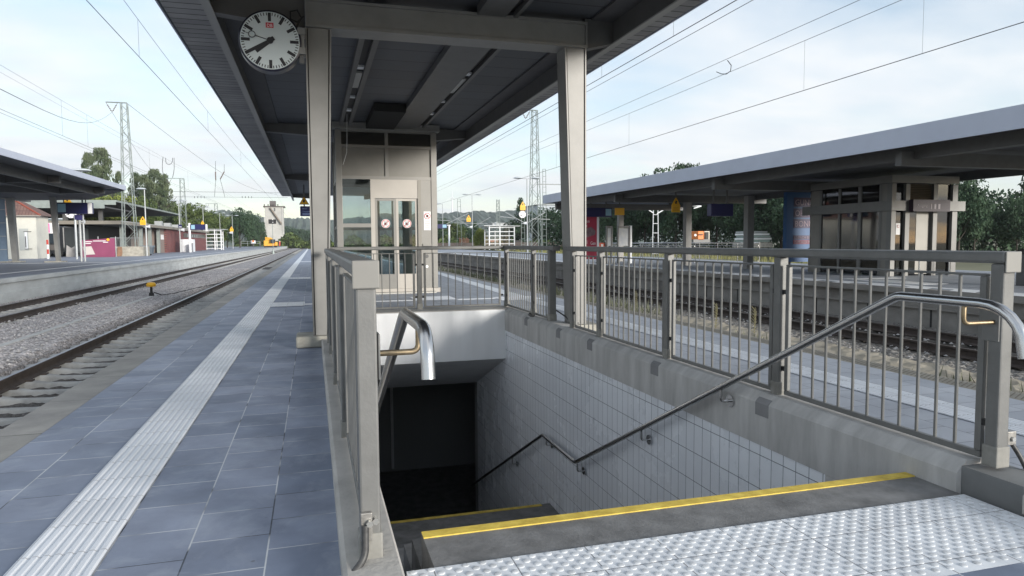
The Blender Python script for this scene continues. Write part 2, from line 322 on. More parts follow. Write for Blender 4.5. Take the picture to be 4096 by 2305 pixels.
# ================================================================== PLATFORM WE STAND ON
X0, X1 = .27, 2.92                      # stair opening
YE = 150.0
struct('platform', MB().box(-1.69, .07, -4, YE, -.3, 0).box(.07, 2.92, -4, 1.86, -.3, 0), slab)
struct('platform', MB().box(.07, 3.17, 11.1, YE, -.3, 0).box(3.17, 5.02, -4, YE, -.3, 0).box(2.92, 3.17, -4, 1.2, -.3, 0), slab_r)
struct('platform_edge', MB().box(-1.985, -1.694, -4, YE, -.16, -.002).box(-1.90, -1.70, -4, YE, -1.3, -.16), kerbstone)
struct('platform_edge', MB().box(5.024, 5.27, -4, YE, -.16, -.002).box(5.03, 5.2, -4, YE, -1.3, -.16), hatch)
# hatched grooves on the right edge
g = MB()
y = 3.0
while y < 22:
    g.add([(5.05, y, .0025), (5.24, y + .10, .0025), (5.24, y + .112, .0025), (5.05, y + .012, .0025)], [(0, 1, 2, 3)]); y += .045
struct('platform_edge_grooves', g, mat('groove_dirt', (.12, .11, .09), .9), fix=False)
def ribs(x0, x1, y0, y1, n, along='y', z=0.0, h=.004):
    """ribbed guide paving: trapezoid ribs that run along one axis"""
    prof = []; wdt = ((x1 - x0) if along == 'y' else (y1 - y0)) / n
    s = x0 if along == 'y' else y0
    for i in range(n):
        a = s + i * wdt
        prof += [(a + .12 * wdt, z + .004), (a + .28 * wdt, z + .004 + h), (a + .72 * wdt, z + .004 + h), (a + .88 * wdt, z + .004)]
    prof = [(s, z + .004)] + prof + [(s + n * wdt, z + .004)]
    m = MB(); k = len(prof)
    if along == 'y': vs = [(p, y0, q) for p, q in prof] + [(p, y1, q) for p, q in prof]
    else: vs = [(x0, p, q) for p, q in prof] + [(x1, p, q) for p, q in prof]
    return m.add(vs, [(i, i + 1, i + 1 + k, i + k) for i in range(k - 1)])
def joined(*ms):
    m = MB()
    for q in ms: m.add(q.v, q.f)
    return m
tact_g = grid_mat('white_ribbed_paving', (.66, .69, .73), (.72, .75, .79), (.46, .47, .49), .30, .30, .004, offx=.5, offy=.03, rough=.5, stain=.12, jitter=False)
struct('tactile_strip', joined(*[ribs(-1.11, -.80, a, b, 8, h=.006) for a, b in ((-4, 60), (60, YE - .5))]), tact_g, fix=False)
struct('tactile_strip', joined(ribs(4.12, 4.44, -4, 14.0, 8, h=.006)), tact_g, fix=False)
struct('tactile_strip', joined(ribs(-.80, -.18, 13.75, 14.72, 24, h=.005), ribs(-.80, -.1, 24.4, 25.4, 8), ribs(-.80, -.1, 46.6, 48, 3)), tact_g, fix=False)
struct('white_line', joined(MB().box(-.18, .75, 14.1, 14.24, .001, .005), MB().box(.0, 2.0, 14.25, 14.42, .001, .005), MB().box(2.9, 4.1, 14.1, 14.3, .001, .005)), white_paint)
struct('tactile_strip', joined(ribs(2.02, 2.9, 14.2, 15.15, 10, along='x'), ribs(3.72, 4.6, 13.6, 14.5, 10, along='x')), tact_g, fix=False)
q = MB(); q.quad((4.15, 14.5, .004), (4.5, 14.5, .004), (4.95, 30, .004), (4.65, 30, .004)); q.quad((4.65, 30, .004), (4.95, 30, .004), (4.95, 149, .004), (4.65, 149, .004))
struct('tactile_strip', q, tact_g, fix=False)
# studded warning field at the head of the stairs
m = MB(); m.box(.30, 2.918, 1.862, 2.456, -.3, .0)
struct('tactile_field', m, grid_mat('white_stud_paving', (.70, .73, .76), (.75, .78, .81), (.25, .25, .26), .301, .30, .0025, offx=-.397 + .301 * 2, offy=.144, rough=.85, stain=.16, stainscale=4, jitter=False))
st = MB(); row = 0; yy = 2.440
while yy > 1.88:
    xx = .322 + (row % 2) * .0325
    while xx < 2.90:
        st.lathe([(.0150, 0), (.0136, .0026), (.0095, .0038), (.004, .0041)], (xx, yy, 0), 10); xx += .065
    yy -= .0335; row += 1
struct('tactile_studs', st, tactile, smooth=True)
struct('platform', MB().box(.07, .30, 1.862, 2.0, -.3, -.002), slab)

# ================================================================== STAIRWELL
sw = thing('stairwell', 'open stairwell with tiled wall and yellow edged dark steps going down from the platform', 'stairwell', (1.6, 2.6, 0))
# kerbs (top a little above the paving)
MB().prism([(.07, -.25), (.27, -.25), (.27, .085), (.26, .10), (.085, .10), (.07, .09)], 1, 2.0, 10.55).to('kerb', conc, sw, label='pale concrete kerb carrying the left railing')
def kerbR(y0, y1): return MB().prism([(2.92, -.205), (3.17, -.205), (3.17, .135), (3.16, .145), (2.985, .145), (2.93, .10), (2.92, .085)], 1, y0, y1)
kerbR(2.50, 10.55).to('kerb', conc_st, sw, label='stained concrete beam carrying the right railing')
MB().prism([(2.945, 0.001), (3.17, 0.001), (3.17, .125), (2.995, .125), (2.945, .08)], 1, -1.5, 2.20).to('kerb', conc, sw)
MB().prism([(2.95, -.2), (3.17, -.2), (3.17, .12), (2.95, .12)], 1, 2.20, 2.50).to('kerb', mat('shaded_kerb_end', (.17, .175, .175), .85, var=.2), sw)  # near kerb end in a darker grey, its shadow put into the colour
MB().box(.07, 3.17, 10.553, 11.1, -.2, .14).to('kerb', conc, sw, label='concrete kerb across the far end', bevel=.01)
# small anchor patches on the inner face of the right beam
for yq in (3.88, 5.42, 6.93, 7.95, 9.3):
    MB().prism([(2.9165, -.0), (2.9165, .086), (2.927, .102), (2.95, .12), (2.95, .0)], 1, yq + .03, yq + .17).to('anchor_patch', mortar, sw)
# walls
T0 = 2.79; RI = .16; TR = .315; LZ = -14 * RI; LY0 = T0 + 14 * TR; LY1 = LY0 + 1.2; FZ = LZ - 14 * RI; FY = LY1 + 14 * TR
MB().box(2.93, 3.15, 3.37, 12.58, -4.7, -.207).to('tiled_wall', tiles, sw)
MB().box(2.922, 3.15, 2.50, 3.368, -4.7, -.207).to('concrete_wall', conc_st, sw)
MB().box(.09, .265, 2.0, 12.58, -4.7, -.252).to('left_wall', tiles, sw)
MB().box(.265, 2.93, 10.540, 10.75, -.66, .125).to('white_wall', white_plaster, sw)
MB().prism([(10.541, -.662), (12.6, -1.45), (18, -1.45), (18, -.9), (12.6, -.9), (10.9, -.4), (10.75, -.4)], 0, .266, 2.929).to('soffit', soffit_white, sw)
# steps
fl = [(T0, -.02)]
prof = [(2.457, -.006), (T0, -.006)]
for k in range(1, 15): prof += [(T0 + (k - 1) * TR, -.006 - k * RI), (T0 + k * TR, -.006 - k * RI)]
prof[-1] = (LY1, prof[-1][1])
z0 = prof[-1][1]
for k in range(1, 15): prof += [(LY1 + (k - 1) * TR, z0 - k * RI), (LY1 + k * TR, z0 - k * RI)]
prof += [(FY + 6, z0 - 14 * RI), (FY + 6, -5.2), (2.457, -5.2)]
MB().prism(prof, 0, .405, 2.921).to('steps', stair_dark, sw)
MB().prism([(2.457, -.10), (2.75, -.16), (LY0, LZ - .16), (LY1, LZ - .16), (FY, FZ - .16), (FY, -5.2), (2.457, -5.2)], 0, .266, .404).to('side_channel', stair_dark, sw)
MB().box(.405, 2.916, T0 - .062, T0 - .001, -.006, -.001).to('yellow_nosing', yellow, sw)
MB().box(.405, 2.80, LY1 - .065, LY1 - .001, LZ - .006, LZ - .001).to('yellow_nosing', yellow, sw)
# underpass: dark transverse tunnel
tn = MB(); tn.box(-8, .264, 12.6, 12.8, -4.7, -1.45); tn.box(2.931, 9, 12.6, 12.8, -4.7, -1.45); tn.box(-8, 9, 17, 17.2, -4.7, -1.4); tn.box(-8, 9, 10.9, 17.2, -1.44, -1.3) if False else None
tn.box(-8.2, -8, 12.6, 17.2, -4.7, -1.4); tn.box(9, 9.2, 12.6, 17.2, -4.7, -1.4); tn.box(-8, .264, 12.6, 17.2, -1.44, -1.3); tn.box(2.931, 9, 12.6, 17.2, -1.44, -1.3)
tn.to('underpass_wall', mat('underpass_wall_paint', (.30, .31, .31), .7), sw)
MB().box(-8, 9, FY + .01, 17.0, -4.8, -4.49).to('underpass_floor', stair_dark, sw)
q = MB(); q.box(.7, .76, 16.9, 16.99, -4.4, -2.2); q.box(1.75, 1.81, 16.9, 16.99, -4.4, -2.2); q.box(.7, 1.81, 16.9, 16.99, -2.2, -2.14); q.box(1.25, 1.29, 16.9, 16.99, -4.4, -2.2)
q.to('door_frame', mat('dim_metal', (.8, .8, .8), .5), sw)
# block under the near end of each railing
MB().box(.075, .325, 1.2, 2.0, -.3, .10).to('kerb', conc, sw, bevel=.008)

# ================================================================== HANDRAILS
def handrail(x, wall, name, label, brs, ys):
    t = thing(name, label, 'handrail', (x, 2.4, 0))
    H = .915
    pts = [(x, 2.115, .70), (x, 2.16, .84), (x, 2.36, H), (x, T0 + .02, H), (x, LY0 + .05, LZ + H), (x, LY1 + .05, LZ + H), (x, LY1 + 4.35, LZ + H - 2.2)]
    M = MB(); big = x > 1; cr0 = .19 if big else .12; zc = .75 if big else .805; P = [(x, 2.335 - cr0 - .01, zc - .05), (x, 2.335 - cr0 - .002, zc - .01)]
    for k in range(7): a = math.pi / 2 * k / 6; P.append((x, 2.335 - cr0 * math.cos(a), zc + (H - zc) * math.sin(a)))
    P += [(x, T0 - .03, H), (x, T0 + .0, H - .003), (x, T0 + .04, H - .02), (x, LY0, LZ + H + .02), (x, LY0 + .04, LZ + H + .004), (x, LY0 + .08, LZ + H), (x, LY1 - .03, LZ + H), (x, LY1 + .01, LZ + H - .004), (x, LY1 + .05, LZ + H - .02), (x, LY1 + 4.3, LZ + H - 2.15)]
    M.tube(P, .0235, 16); M.to('tube', inox, t, smooth=True)
    for yb in brs:
        if yb < T0: z = H
        elif yb < LY0: z = H - (yb - T0) * RI / TR
        elif yb < LY1: z = LZ + H
        else: z = LZ + H - (yb - LY1) * RI / TR
        sgn = 1 if wall > x else -1; wall_ = wall
        if yb < T0 and x > 1: wall = 3.0195
        bm = MB(); bm.tube([(x, yb, z - .015), (x, yb, z - .10), (wall, yb, z - .10)], .0105, 12, fillet=.03)
        br = bm.to('bracket', bronze if yb < T0 else inox, t, smooth=True)
        if yb < T0:
            MB().box(wall - sgn * .008, wall, yb - .028, yb + .055, z - .19, z - .03).to('wall_plate', steel, br, bevel=.003)
        else:
            MB().lathe([(.045, 0), (.045, sgn * .008), (.03, sgn * .012)], (wall - sgn * .013, yb, z - .10), 20, 'x').to('wall_plate', inox, br, smooth=True)
        wall = wall_
    return t
handrail(.352, .208, 'handrail', 'stainless handrail left of the stairs, its bright end curving down in the foreground', [2.42], 0)
handrail(2.835, 2.919, 'handrail', 'long stainless handrail zigzagging down the tiled right wall', [2.42, 4.34, 5.6, 7.18, 8.27, 9.87], 0)
t_post = None
# ================================================================== RAILINGS ROUND THE STAIRWELL
def post(t, x, y, w_=.07, z0=.10, z1=1.085, d=.066, foot=True):
    m = MB().box(x - w_ / 2, x + w_ / 2, y, y + d, z0, z1); p = m.to('post', steel, t, bevel=.008)
    if foot: MB().box(x - w_ / 2 - .006, x + w_ / 2 + .006, y - .006, y + d + .006, z0 - .01, z0 + .09).to('foot_sleeve', mat('grouted_foot', (.24, .235, .215), .75, var=.2, vscale=12), p, bevel=.006)
    return p
def panel(t, x, y0, y1, z0=.165, z1=1.036, along='y', clips=True, r=.0085):
    """frame with vertical round bars between y0 and y1 (along y) or x0, x1 (along x)"""
    m = MB()
    def B(a0, a1, b0, b1, c0, c1):
        if along == 'y': return m.box(x + b0, x + b1, a0, a1, c0, c1)
        return m.box(a0, a1, x + b0, x + b1, c0, c1)
    B(y0, y1, -.014, .014, z1 - .012, z1); B(y0, y1, -.014, .014, z0, z0 + .03); B(y0, y0 + .034, -.014, .014, z0 + .031, z1 - .013); B(y1 - .034, y1, -.014, .014, z0 + .031, z1 - .013)
    f = m.to('panel_frame', steel, t, bevel=.004)
    n = max(2, int(round((y1 - y0 - .068) / .118)) - 1); st_ = (y1 - y0 - .068) / (n + 1)
    for k in range(1, n + 1):
        a = y0 + .034 + k * st_; q = MB()
        if along == 'y': q.bar((x, a, z0 + .03), (x, a, z1 - .012), r, 8)
        else: q.bar((a, x, z0 + .03), (a, x, z1 - .012), r, 8)
        q.to('baluster', steel, f, smooth=True)
    if clips:
        for zz_ in (z0 + .16, z1 - .2):
            for a in (y0 - .034, y1 - .002):
                (bx(x - .012, x + .012, a, a + .036, zz_, zz_ + .03) if along == 'y' else bx(a, a + .036, x - .012, x + .012, zz_, zz_ + .03)).to('clip', black, f)
def top_rail(t, pts_box, hole=None):
    r_ = pts_box.to('top_rail', steel, t, bevel=.014); return r_
YP = [2.385, 3.95, 5.48, 6.995, 7.83]
for side, x, label in ((0, .170, 'steel railing along the left edge of the stairwell, seen end on'), (1, 3.055, 'grey steel railing with vertical bars along the right edge of the stairwell')):
    zf = .10 if side == 0 else .145
    t = thing('railing', label, 'railing', (x, 2.385, 0))
    for k, y in enumerate(YP): post(t, x, y, z0=zf)
    for a, b in zip(YP[:-1], YP[1:]): panel(t, x, a + .10, b - .034, z0=zf + .01)
    post(t, x, 8.62, .095, z0=zf, d=.095); post(t, x, 9.42, z0=zf); post(t, x, 10.86, z0=zf)
    panel(t, x, 8.75, 9.39, z0=zf + .01); panel(t, x, 9.52, 10.83, z0=zf + .01)
    top_rail(t, MB().box(x - .046, x + .046, 2.375, 8.02, 1.086, 1.142)); top_rail(t, MB().box(x - .046, x + .046, 8.50, 10.99, 1.086, 1.142))
    # end plug with a screw hole
    MB().lathe([(.007, 0), (.007, .004)], (x + .0, 2.372, 1.118), 12, 'y').to('screw_hole', black, t)
    MB().box(x - .046, x + .046, 2.366, 2.3745, 1.045, 1.1415).to('end_cap', mat('cap_steel', (.22, .215, .20), .5, .1, var=.06), t, bevel=.012)
    MB().box(x - .05, x + .05, 8.47, 8.53, 1.08, 1.148).to('rail_joint', steel_d, t, bevel=.006)
t = thing('railing', 'steel bar railing across the far end of the stairwell, in front of the near lift', 'railing', (1.6, 10.9, 0))
post(t, 1.62, 10.89, .075, z0=.14)
panel(t, 10.92, .27, 1.55, z0=.16, along='x', r=.0075); panel(t, 10.92, 1.69, 2.96, z0=.16, along='x', r=.0075)
top_rail(t, MB().box(.22, 3.0, 10.87, 10.96, 1.086, 1.142))
# earthing cables on the railing feet
def cable(pts, label, r=.011, plate=None):
    t = thing('earthing_cable', label, 'cable', pts[0]); MB().tube(pts, r, 10, fillet=.06).to('cable', mat('dark_cable', (.07, .07, .07), .5, .3, var=.3, vscale=40), t, smooth=True)
    if plate: plate[0].to('lug_plate', mat('galvanised_lug', (.30, .29, .27), .4, .6, var=.3, vscale=30), t, bevel=.003); plate[1].to('bolt', mat('zinc_bolt', (.6, .6, .58), .3, .9), t)
cable([(.150, 2.362, .23), (.148, 2.352, .12), (.10, 2.31, .085), (.045, 2.25, .06), (-.005, 2.17, .012), (-.01, 2.10, .004)], 'thick twisted earthing cable bolted to the foot of the near left railing post',
      .013, (MB().box(.135, .175, 2.366, 2.384, .17, .27), MB().bar((.165, 2.362, .235), (.165, 2.350, .235), .012, 6).bar((.187, 2.386, .235), (.187, 2.368, .235), .012, 6)))
cable([(3.13, 2.40, .24), (3.16, 2.38, .18), (3.19, 2.34, .07), (3.22, 2.30, .012), (3.30, 2.2, .008)], 'dark earthing cable bolted to the foot of the near right railing post', .011,
      (MB().box(3.092, 3.145, 2.39, 2.43, .235, .30), MB().bar((3.12, 2.392, .265), (3.12, 2.38, .265), .012, 6)))
cable([(3.02, 9.30, .18), (2.98, 9.2, .155), (2.95, 9.28, .15), (2.97, 9.45, .152), (3.03, 9.5, .17)], 'loop of black cable lying on the right kerb by a far railing post', .012)
cable([(3.12, 8.66, .28), (3.15, 8.5, .24), (3.2, 8.3, .16), (3.25, 8.2, .155)], 'black cable running from the thick railing post to the right roof column', .010)

# ================================================================== PLATFORM ROOF
can = thing('platform_roof', 'large dark boarded roof overhead on two tapered columns beside the stairwell', 'platform roof', (1.6, 8.2, 0))
CY0, CY1 = 2.6, 42.5; ZS = 4.02
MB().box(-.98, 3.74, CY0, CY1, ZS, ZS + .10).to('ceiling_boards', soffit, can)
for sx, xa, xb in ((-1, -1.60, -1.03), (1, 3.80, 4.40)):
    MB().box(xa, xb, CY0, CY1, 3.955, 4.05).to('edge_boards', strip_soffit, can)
MB().box(-1.62, 4.42, CY0, CY1 + .02, 4.121, 4.20).to('roof_deck', fascia_m, can)
for xa in (-1.635, 4.402): MB().box(xa, xa + .018, CY0, CY1, 3.94, 4.24).to('fascia', fascia_m, can)
for x in (-1.005, 3.765):
    s = 1 if x < 1 else -1
    MB().box(x - .012, x + .012, CY0, CY1, 3.715, 4.018).to('edge_beam', steel_d, can)
    MB().box(x - .045, x + .045, CY0, CY1, 3.695, 3.713).to('beam_flange', mat('flange_paint', (.36, .36, .355), .5), can)
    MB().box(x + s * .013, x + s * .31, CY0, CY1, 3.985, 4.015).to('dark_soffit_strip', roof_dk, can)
# cross frames
def hbeam(y0, y1, x0, x1, z0, z1):
    m = MB(); m.box(x0, x1, y0, y1, z0, z0 + .035); m.box(x0, x1, y0, y1, z1 - .03, z1); m.box(x0, x1, y0 + .03, y1 - .03, z0 + .036, z1 - .031); m.box(x0, x0 + .02, y0 + .003, y1 - .003, z0 + .036, z1 - .031); m.box(x1 - .02, x1, y0 + .003, y1 - .003, z0 + .036, z1 - .031); return m
hbeam(8.17, 8.50, -.015, 3.365, 3.615, 3.93).to('cross_beam', column_m, can)
hbeam(16.55, 16.8, .5, 3.0, 3.85, 4.0).to('cross_beam', column_m, can)
for y in (8.22, 17.1, 29.5, 41.0):
    for a, b, za, zb in ((-.99, -.02, 3.72, 3.62), (3.365, 3.75, 3.62, 3.72)) if y < 9 else ((-.99, .5, 3.8, 3.72), (2.95, 3.75, 3.72, 3.8)):
        MB().prism([(a, 4.0), (b, 4.0), (b, zb), (a, za)] if a < 1 else [(a, 4.0), (b, 4.0), (b, zb), (a, za)], 1, y + (.04 if y < 9 else 0), y + .2).to('bracket_arm', steel_d, can)
# columns: outer flange vertical, inner side tapers downwards
for x_out, sgn in ((-.02, 1), (3.36, -1)):
    col = MB(); zt = 3.612; xo = x_out; wt, wb = .285, .185; y0, y1 = 8.20, 8.50
    P = lambda a, z: (xo + sgn * a, z)
    poly = [P(.03, .14), P(wb - .03, .14), P(wt - .03, zt), P(.03, zt)]
    col.prism(poly, 1, y0 + .012, y1 - .012)
    cobj = col.to('column', column_m, can)
    MB().prism([P(0, .14), P(.018, .14), P(.018, zt), P(0, zt)], 1, y0, y1).to('flange', column_m, cobj)
    MB().prism([P(wb - .018, .14), P(wb, .14), P(wt, zt), P(wt - .018, zt)], 1, y0, y1).to('flange', column_m, cobj)
    MB().prism([P(.018, .14), P(.03, .14), P(.03, zt), P(.018, zt)], 1, y0 + .03, y1 - .03).to('shadow_gap', groove, cobj)
    MB().prism([P(wb - .03, .14), P(wb - .018, .14), P(wt - .018, zt), P(wt - .03, zt)], 1, y0 + .03, y1 - .03).to('shadow_gap', groove, cobj)
    xs = sorted((xo + sgn * -.19, xo + sgn * .27))
    MB().box(*(xs if sgn > 0 else (3.171, 3.55)), 8.17, 8.62, .0 if sgn < 0 else .001, .135).to('plinth', mat('pale_grout', (.33, .32, .28), .85, var=.3, vscale=5, bump=.3), cobj, bevel=.02)
# service channels with open luminaires between the frames
for (xa, xb, y0, y1, xs0, xs1) in ((.66, .93, 8.52, 16.4, .735, .85), (1.90, 2.62, 8.52, 16.4, 2.46, 2.56), (1.95, 2.45, .6, 8.16, 2.3, 2.4)):
    c = MB(); c.box(xa, xs0, y0, y1, 3.90, 4.01); c.box(xs1, xb, y0, y1, 3.90, 4.01); c.box(xs0, xs1, y0, y1, 3.985, 4.01)
    ch = c.to('service_channel', steel_d, can); MB().box(xs0 + .002, xs1 - .002, y0, y1, 3.965, 3.984).to('channel_recess', black, ch)
    for ya, yb, mm in ((y0 + .25, y0 + .55, steel), (y0 + 2.6, y0 + 2.75, white_paint), (y0 + 3.0, y0 + 4.1, mat('luminaire_cover', (.40, .40, .38), .4)), (y0 + 4.9, y0 + 5.0, white_paint), (y0 + 6.2, y0 + 6.35, white_paint)):
        if yb < y1: MB().box(xs0 + .008, xs1 - .008, ya, yb, 3.93, 3.964).to('luminaire', mm, ch)
MB().box(1.25, 1.89, 14.2, 16.4, 3.84, 4.0).to('duct_box', mat('near_black_duct', (.03, .03, .03), .95, spec=.1), can)  # duct box in one even near-black tone
MB().tube([(.76, 15.0, 3.9), (.75, 15.0, 3.4), (.74, 15.02, 3.1), (.66, 15.05, 2.85)], .0035, 6).to('dangling_wire', whitep, can)

# ================================================================== CLOCK
ck = thing('station_clock', 'big round white clock hanging beside the left roof column, near the top edge', 'clock', (-.37, 8.0, 3.2))
cx, cy, cz, cr_ = -.385, 8.02, 3.388, .325
# clock axis leans a little to face along the platform
MB().lathe([(cr_ - .02, 0), (cr_, .01), (cr_, .16), (cr_ - .02, .17)], (cx, cy, cz), 56, 'y').to('case', mat('clock_case', (.012, .013, .03), .3), ck, smooth=True)
MB().lathe([(cr_ - .02, -.004), (cr_ - .02, .0)], (cx, cy, cz), 56, 'y').to('dial', mat('clock_dial', (.60, .66, .67), .3, emit=.0), ck)
def dial(a_deg, r0, r1, w0, name, m, y=-.006, th=.002):
    a = R(a_deg); d = Vector((math.sin(a), 0, math.cos(a))); p = Vector((math.cos(a), 0, -math.sin(a))); q = MB(); c = Vector((cx, cy + y, cz)); vs = []
    for dy in (0, th): vs += [c + d * r0 + p * w0 / 2 + Vector((0, dy, 0)), c + d * r0 - p * w0 / 2 + Vector((0, dy, 0)), c + d * r1 - p * w0 / 2 + Vector((0, dy, 0)), c + d * r1 + p * w0 / 2 + Vector((0, dy, 0))]
    q.add(vs, [(0, 1, 2, 3), (4, 7, 6, 5), (0, 4, 5, 1), (1, 5, 6, 2), (2, 6, 7, 3), (3, 7, 4, 0)]); return q
marks = MB()
for k in range(60):
    q = dial(k * 6, .205 if k % 5 == 0 else .265, .295, .032 if k % 5 == 0 else .009, '', ink); marks.add(q.v, q.f)
marks.to('minute_marks', ink, ck)
dial(240, -.05, .288, .034, '', ink, -.012).to('minute_hand', ink, ck); dial(231, -.05, .19, .046, '', ink, -.009).to('hour_hand', ink, ck)
q = MB(); d = dial(286, 0, .155, .007, '', ink, -.014); q.add(d.v, d.f); d = dial(286, .225, .282, .006, '', ink, -.014); q.add(d.v, d.f)
a = R(286); c0 = Vector((cx + math.sin(a) * .19, cy - .014, cz + math.cos(a) * .19)); ring = [c0 + Vector((math.cos(t) * .034, 0, math.sin(t) * .034)) for t in [k * math.pi / 10 for k in range(21)]]
q.tube(ring, .004, 6); q.to('second_hand', ink, ck)
MB().lathe([(.034, -.02), (.034, -.0)], (cx, cy, cz), 20, 'y').to('hub', ink, ck)
zl = cz + .135
MB().box(cx - .040, cx + .040, cy - .0065, cy - .0045, zl, zl + .054).to('logo', mat('logo_red', (.55, .03, .05), .4), ck)
text('DB', .048, (cx, cy - .008, zl + .008), whitep, ck, 'logo_lettering', align='CENTER', sx=.95, th=.0006)
m = MB(); m.box(cx + .30, -.035, 8.06, 8.12, 3.18, 3.52); m.to('bracket', steel_d, ck)
MB().box(-.10, -.021, 8.02, 8.20, 3.48, 3.55).box(-.10, -.021, 8.02, 8.20, 3.27, 3.34).box(-.07, -.03, 8.05, 8.15, 3.34, 3.48).to('clamp', column_m, ck)
MB().tube([(cx + .27, 8.1, 3.55), (-.10, 8.1, 3.60), (-.055, 8.1, 3.68), (-.10, 8.1, 3.76), (-.17, 8.1, 3.74), (-.17, 8.1, 3.66), (-.10, 8.1, 3.63), (-.03, 8.1, 3.70)], .010, 8).to('cable', black, ck, smooth=True)
# ================================================================== GROUND, TRACKS
gm = MB(); gm.box(-2800, 2800, 18, 2300, -1.6, -1.12); gm.box(-2800, 2800, -300, -6, -1.6, -1.12); gm.box(-2800, -8.4, -6, 18, -1.6, -1.12); gm.box(9.4, 2800, -6, 18, -1.6, -1.12)
ground = struct('ground', gm, mat('scrubby_ground', (.09, .095, .05), .95, col2=(.17, .165, .10), vscale=.12, detail=9))
def heightfield(name, x0, x1, y0, y1, d, zf, m, amp):
    nx = int((x1 - x0) / d) + 1; ny = int((y1 - y0) / d) + 1
    xs = np.linspace(x0, x1, nx); ys = np.linspace(y0, y1, ny); X, Y = np.meshgrid(xs, ys)
    Z = zf(X) + rng.uniform(-amp, amp, X.shape); X = X + rng.uniform(-.3 * d, .3 * d, X.shape)
    v = np.stack([X, Y, Z], -1).reshape(-1, 3); i = np.arange(nx * ny).reshape(ny, nx)
    f = np.stack([i[:-1, :-1], i[:-1, 1:], i[1:, 1:], i[1:, :-1]], -1).reshape(-1, 4)
    me = bpy.data.meshes.new(name); me.from_pydata(v.tolist(), [], f.tolist()); me.materials.append(m)
    o = bpy.data.objects.new(name, me); COL.objects.link(o); o['kind'] = 'structure'; return o
def prof_left(X):
    z = np.full_like(X, -.86)
    for c in (-3.68, -9.05): z = np.where(np.abs(X - c) < (1.32 if c > -5 else 1.25), -1.035 if c > -5 else -1.0, z); z = np.where((np.abs(X - c) >= 1.32) & (np.abs(X - c) < 1.5), -.93, z)
    return z
heightfield('ballast_bed', -10.6, -1.9, 3.0, 62, .085, prof_left, ballast_l, .022)
struct('ballast_bed', bx(-10.6, -1.9, 62, 1500, -1.1, -.95), ballast_l)
def prof_right(X): return np.where(np.abs(X - 11.95) < 1.1, -.97, np.where(X < 9.9, -.93, -.92))
heightfield('ballast_bed', 9.6, 14.1, 5, 60, .085, prof_right, ballast_r, .022)
struct('ballast_bed', bx(9.6, 14.1, 60, 1500, -1.1, -.96), ballast_r)
heightfield('dirt_strip', 5.1, 9.75, 2, 60, .14, lambda X: -.90 + .05 * np.sin(X * 2.1), dirt, .02)
struct('dirt_strip', bx(5.1, 9.75, 60, 1500, -1.1, -.93), dirt)

RP = [(-.075, 0), (.075, 0), (.075, .012), (.02, .03), (.009, .045), (.009, .125), (.034, .14), (.036, .168), (.03, .172), (-.03, .172), (-.036, .168), (-.034, .14), (-.009, .125), (-.009, .045), (-.02, .03), (-.075, .012)]
def sleeper_mesh(name, m):
    sec = [(-1.30, .12, .135, .19), (-1.05, .135, .14, .20), (-.78, .13, .135, .205), (-.60, .115, .13, .20), (-.42, .085, .11, .165), (0, .075, .10, .150), (.42, .085, .11, .165), (.60, .115, .13, .20), (.78, .13, .135, .205), (1.05, .135, .14, .20), (1.30, .12, .135, .19)]
    vs = []; n = 8
    for x, wt, wb, h in sec: vs += [(x, -wb, 0), (x, -wb, h * .35), (x, -wt, h * .86), (x, -wt * .66, h), (x, wt * .66, h), (x, wt, h * .86), (x, wb, h * .35), (x, wb, 0)]
    fs = [(i * n + k, i * n + (k + 1) % n, (i + 1) * n + (k + 1) % n, (i + 1) * n + k) for i in range(len(sec) - 1) for k in range(n)] + [tuple(range(n))[::-1], tuple(range((len(sec) - 1) * n, len(sec) * n))]
    me = bpy.data.meshes.new(name); me.from_pydata(vs, [], fs); me.materials.append(m)
    for p in me.polygons: p.use_smooth = True
    return me
def track(xc, y0, label, sm, zt=-.76, y1=900, n=100, topm=None, s0=None):
    t = thing('railway_track', label, 'railway track', (xc, y0, zt)); zr = zt - .172
    for s in (-.753, .753):
        x = xc + s; r_ = MB().prism([(x + a, zr + b) for a, b in RP], 1, y0, y1).to('rail', rust, t)
        MB().box(x - .027, x + .027, y0, y1, zt + .0005, zt + .003).to('running_surface', topm or railtop, r_)
    me = sleeper_mesh('sleeper', sm); clipm = bpy.data.meshes.new('rail_fastening'); q = MB().box(-.155, .155, -.06, .06, .19, .225)
    clipm.from_pydata(q.v, [], q.f); clipm.materials.append(rust)
    big = MB(); yy = s0 if s0 else y0
    for k in range(int((260 - yy) / .6)):
        y = yy + k * .6
        if k < n:
            o = bpy.data.objects.new('sleeper', me); COL.objects.link(o); o.parent = t; o.location = (0, y - y0, zr - zt - .20 + random.uniform(-.006, .004))
            if k < 60:
                for s in (-.753, .753): c = bpy.data.objects.new('rail_fastening', clipm); COL.objects.link(c); c.parent = o; c.location = (s, 0, 0)
        else: big.box(xc - 1.3, xc + 1.3, y - .12, y + .12, zr - .12, zr - .006)
    big.to('sleeper_row', sm, t, kind='stuff')
    return t
track(-3.68, 4, 'nearest track on the left, beside our platform edge, one rail showing over its sleepers', sleeper_m, s0=7.0)
track(-9.05, 10, 'second track on the left, close under the opposite platform wall', sleeper_m, s0=20)
track(11.93, 5, 'rusty old track on the right below the worn concrete platform wall', sleeper_d, topm=railtop_r, s0=9)
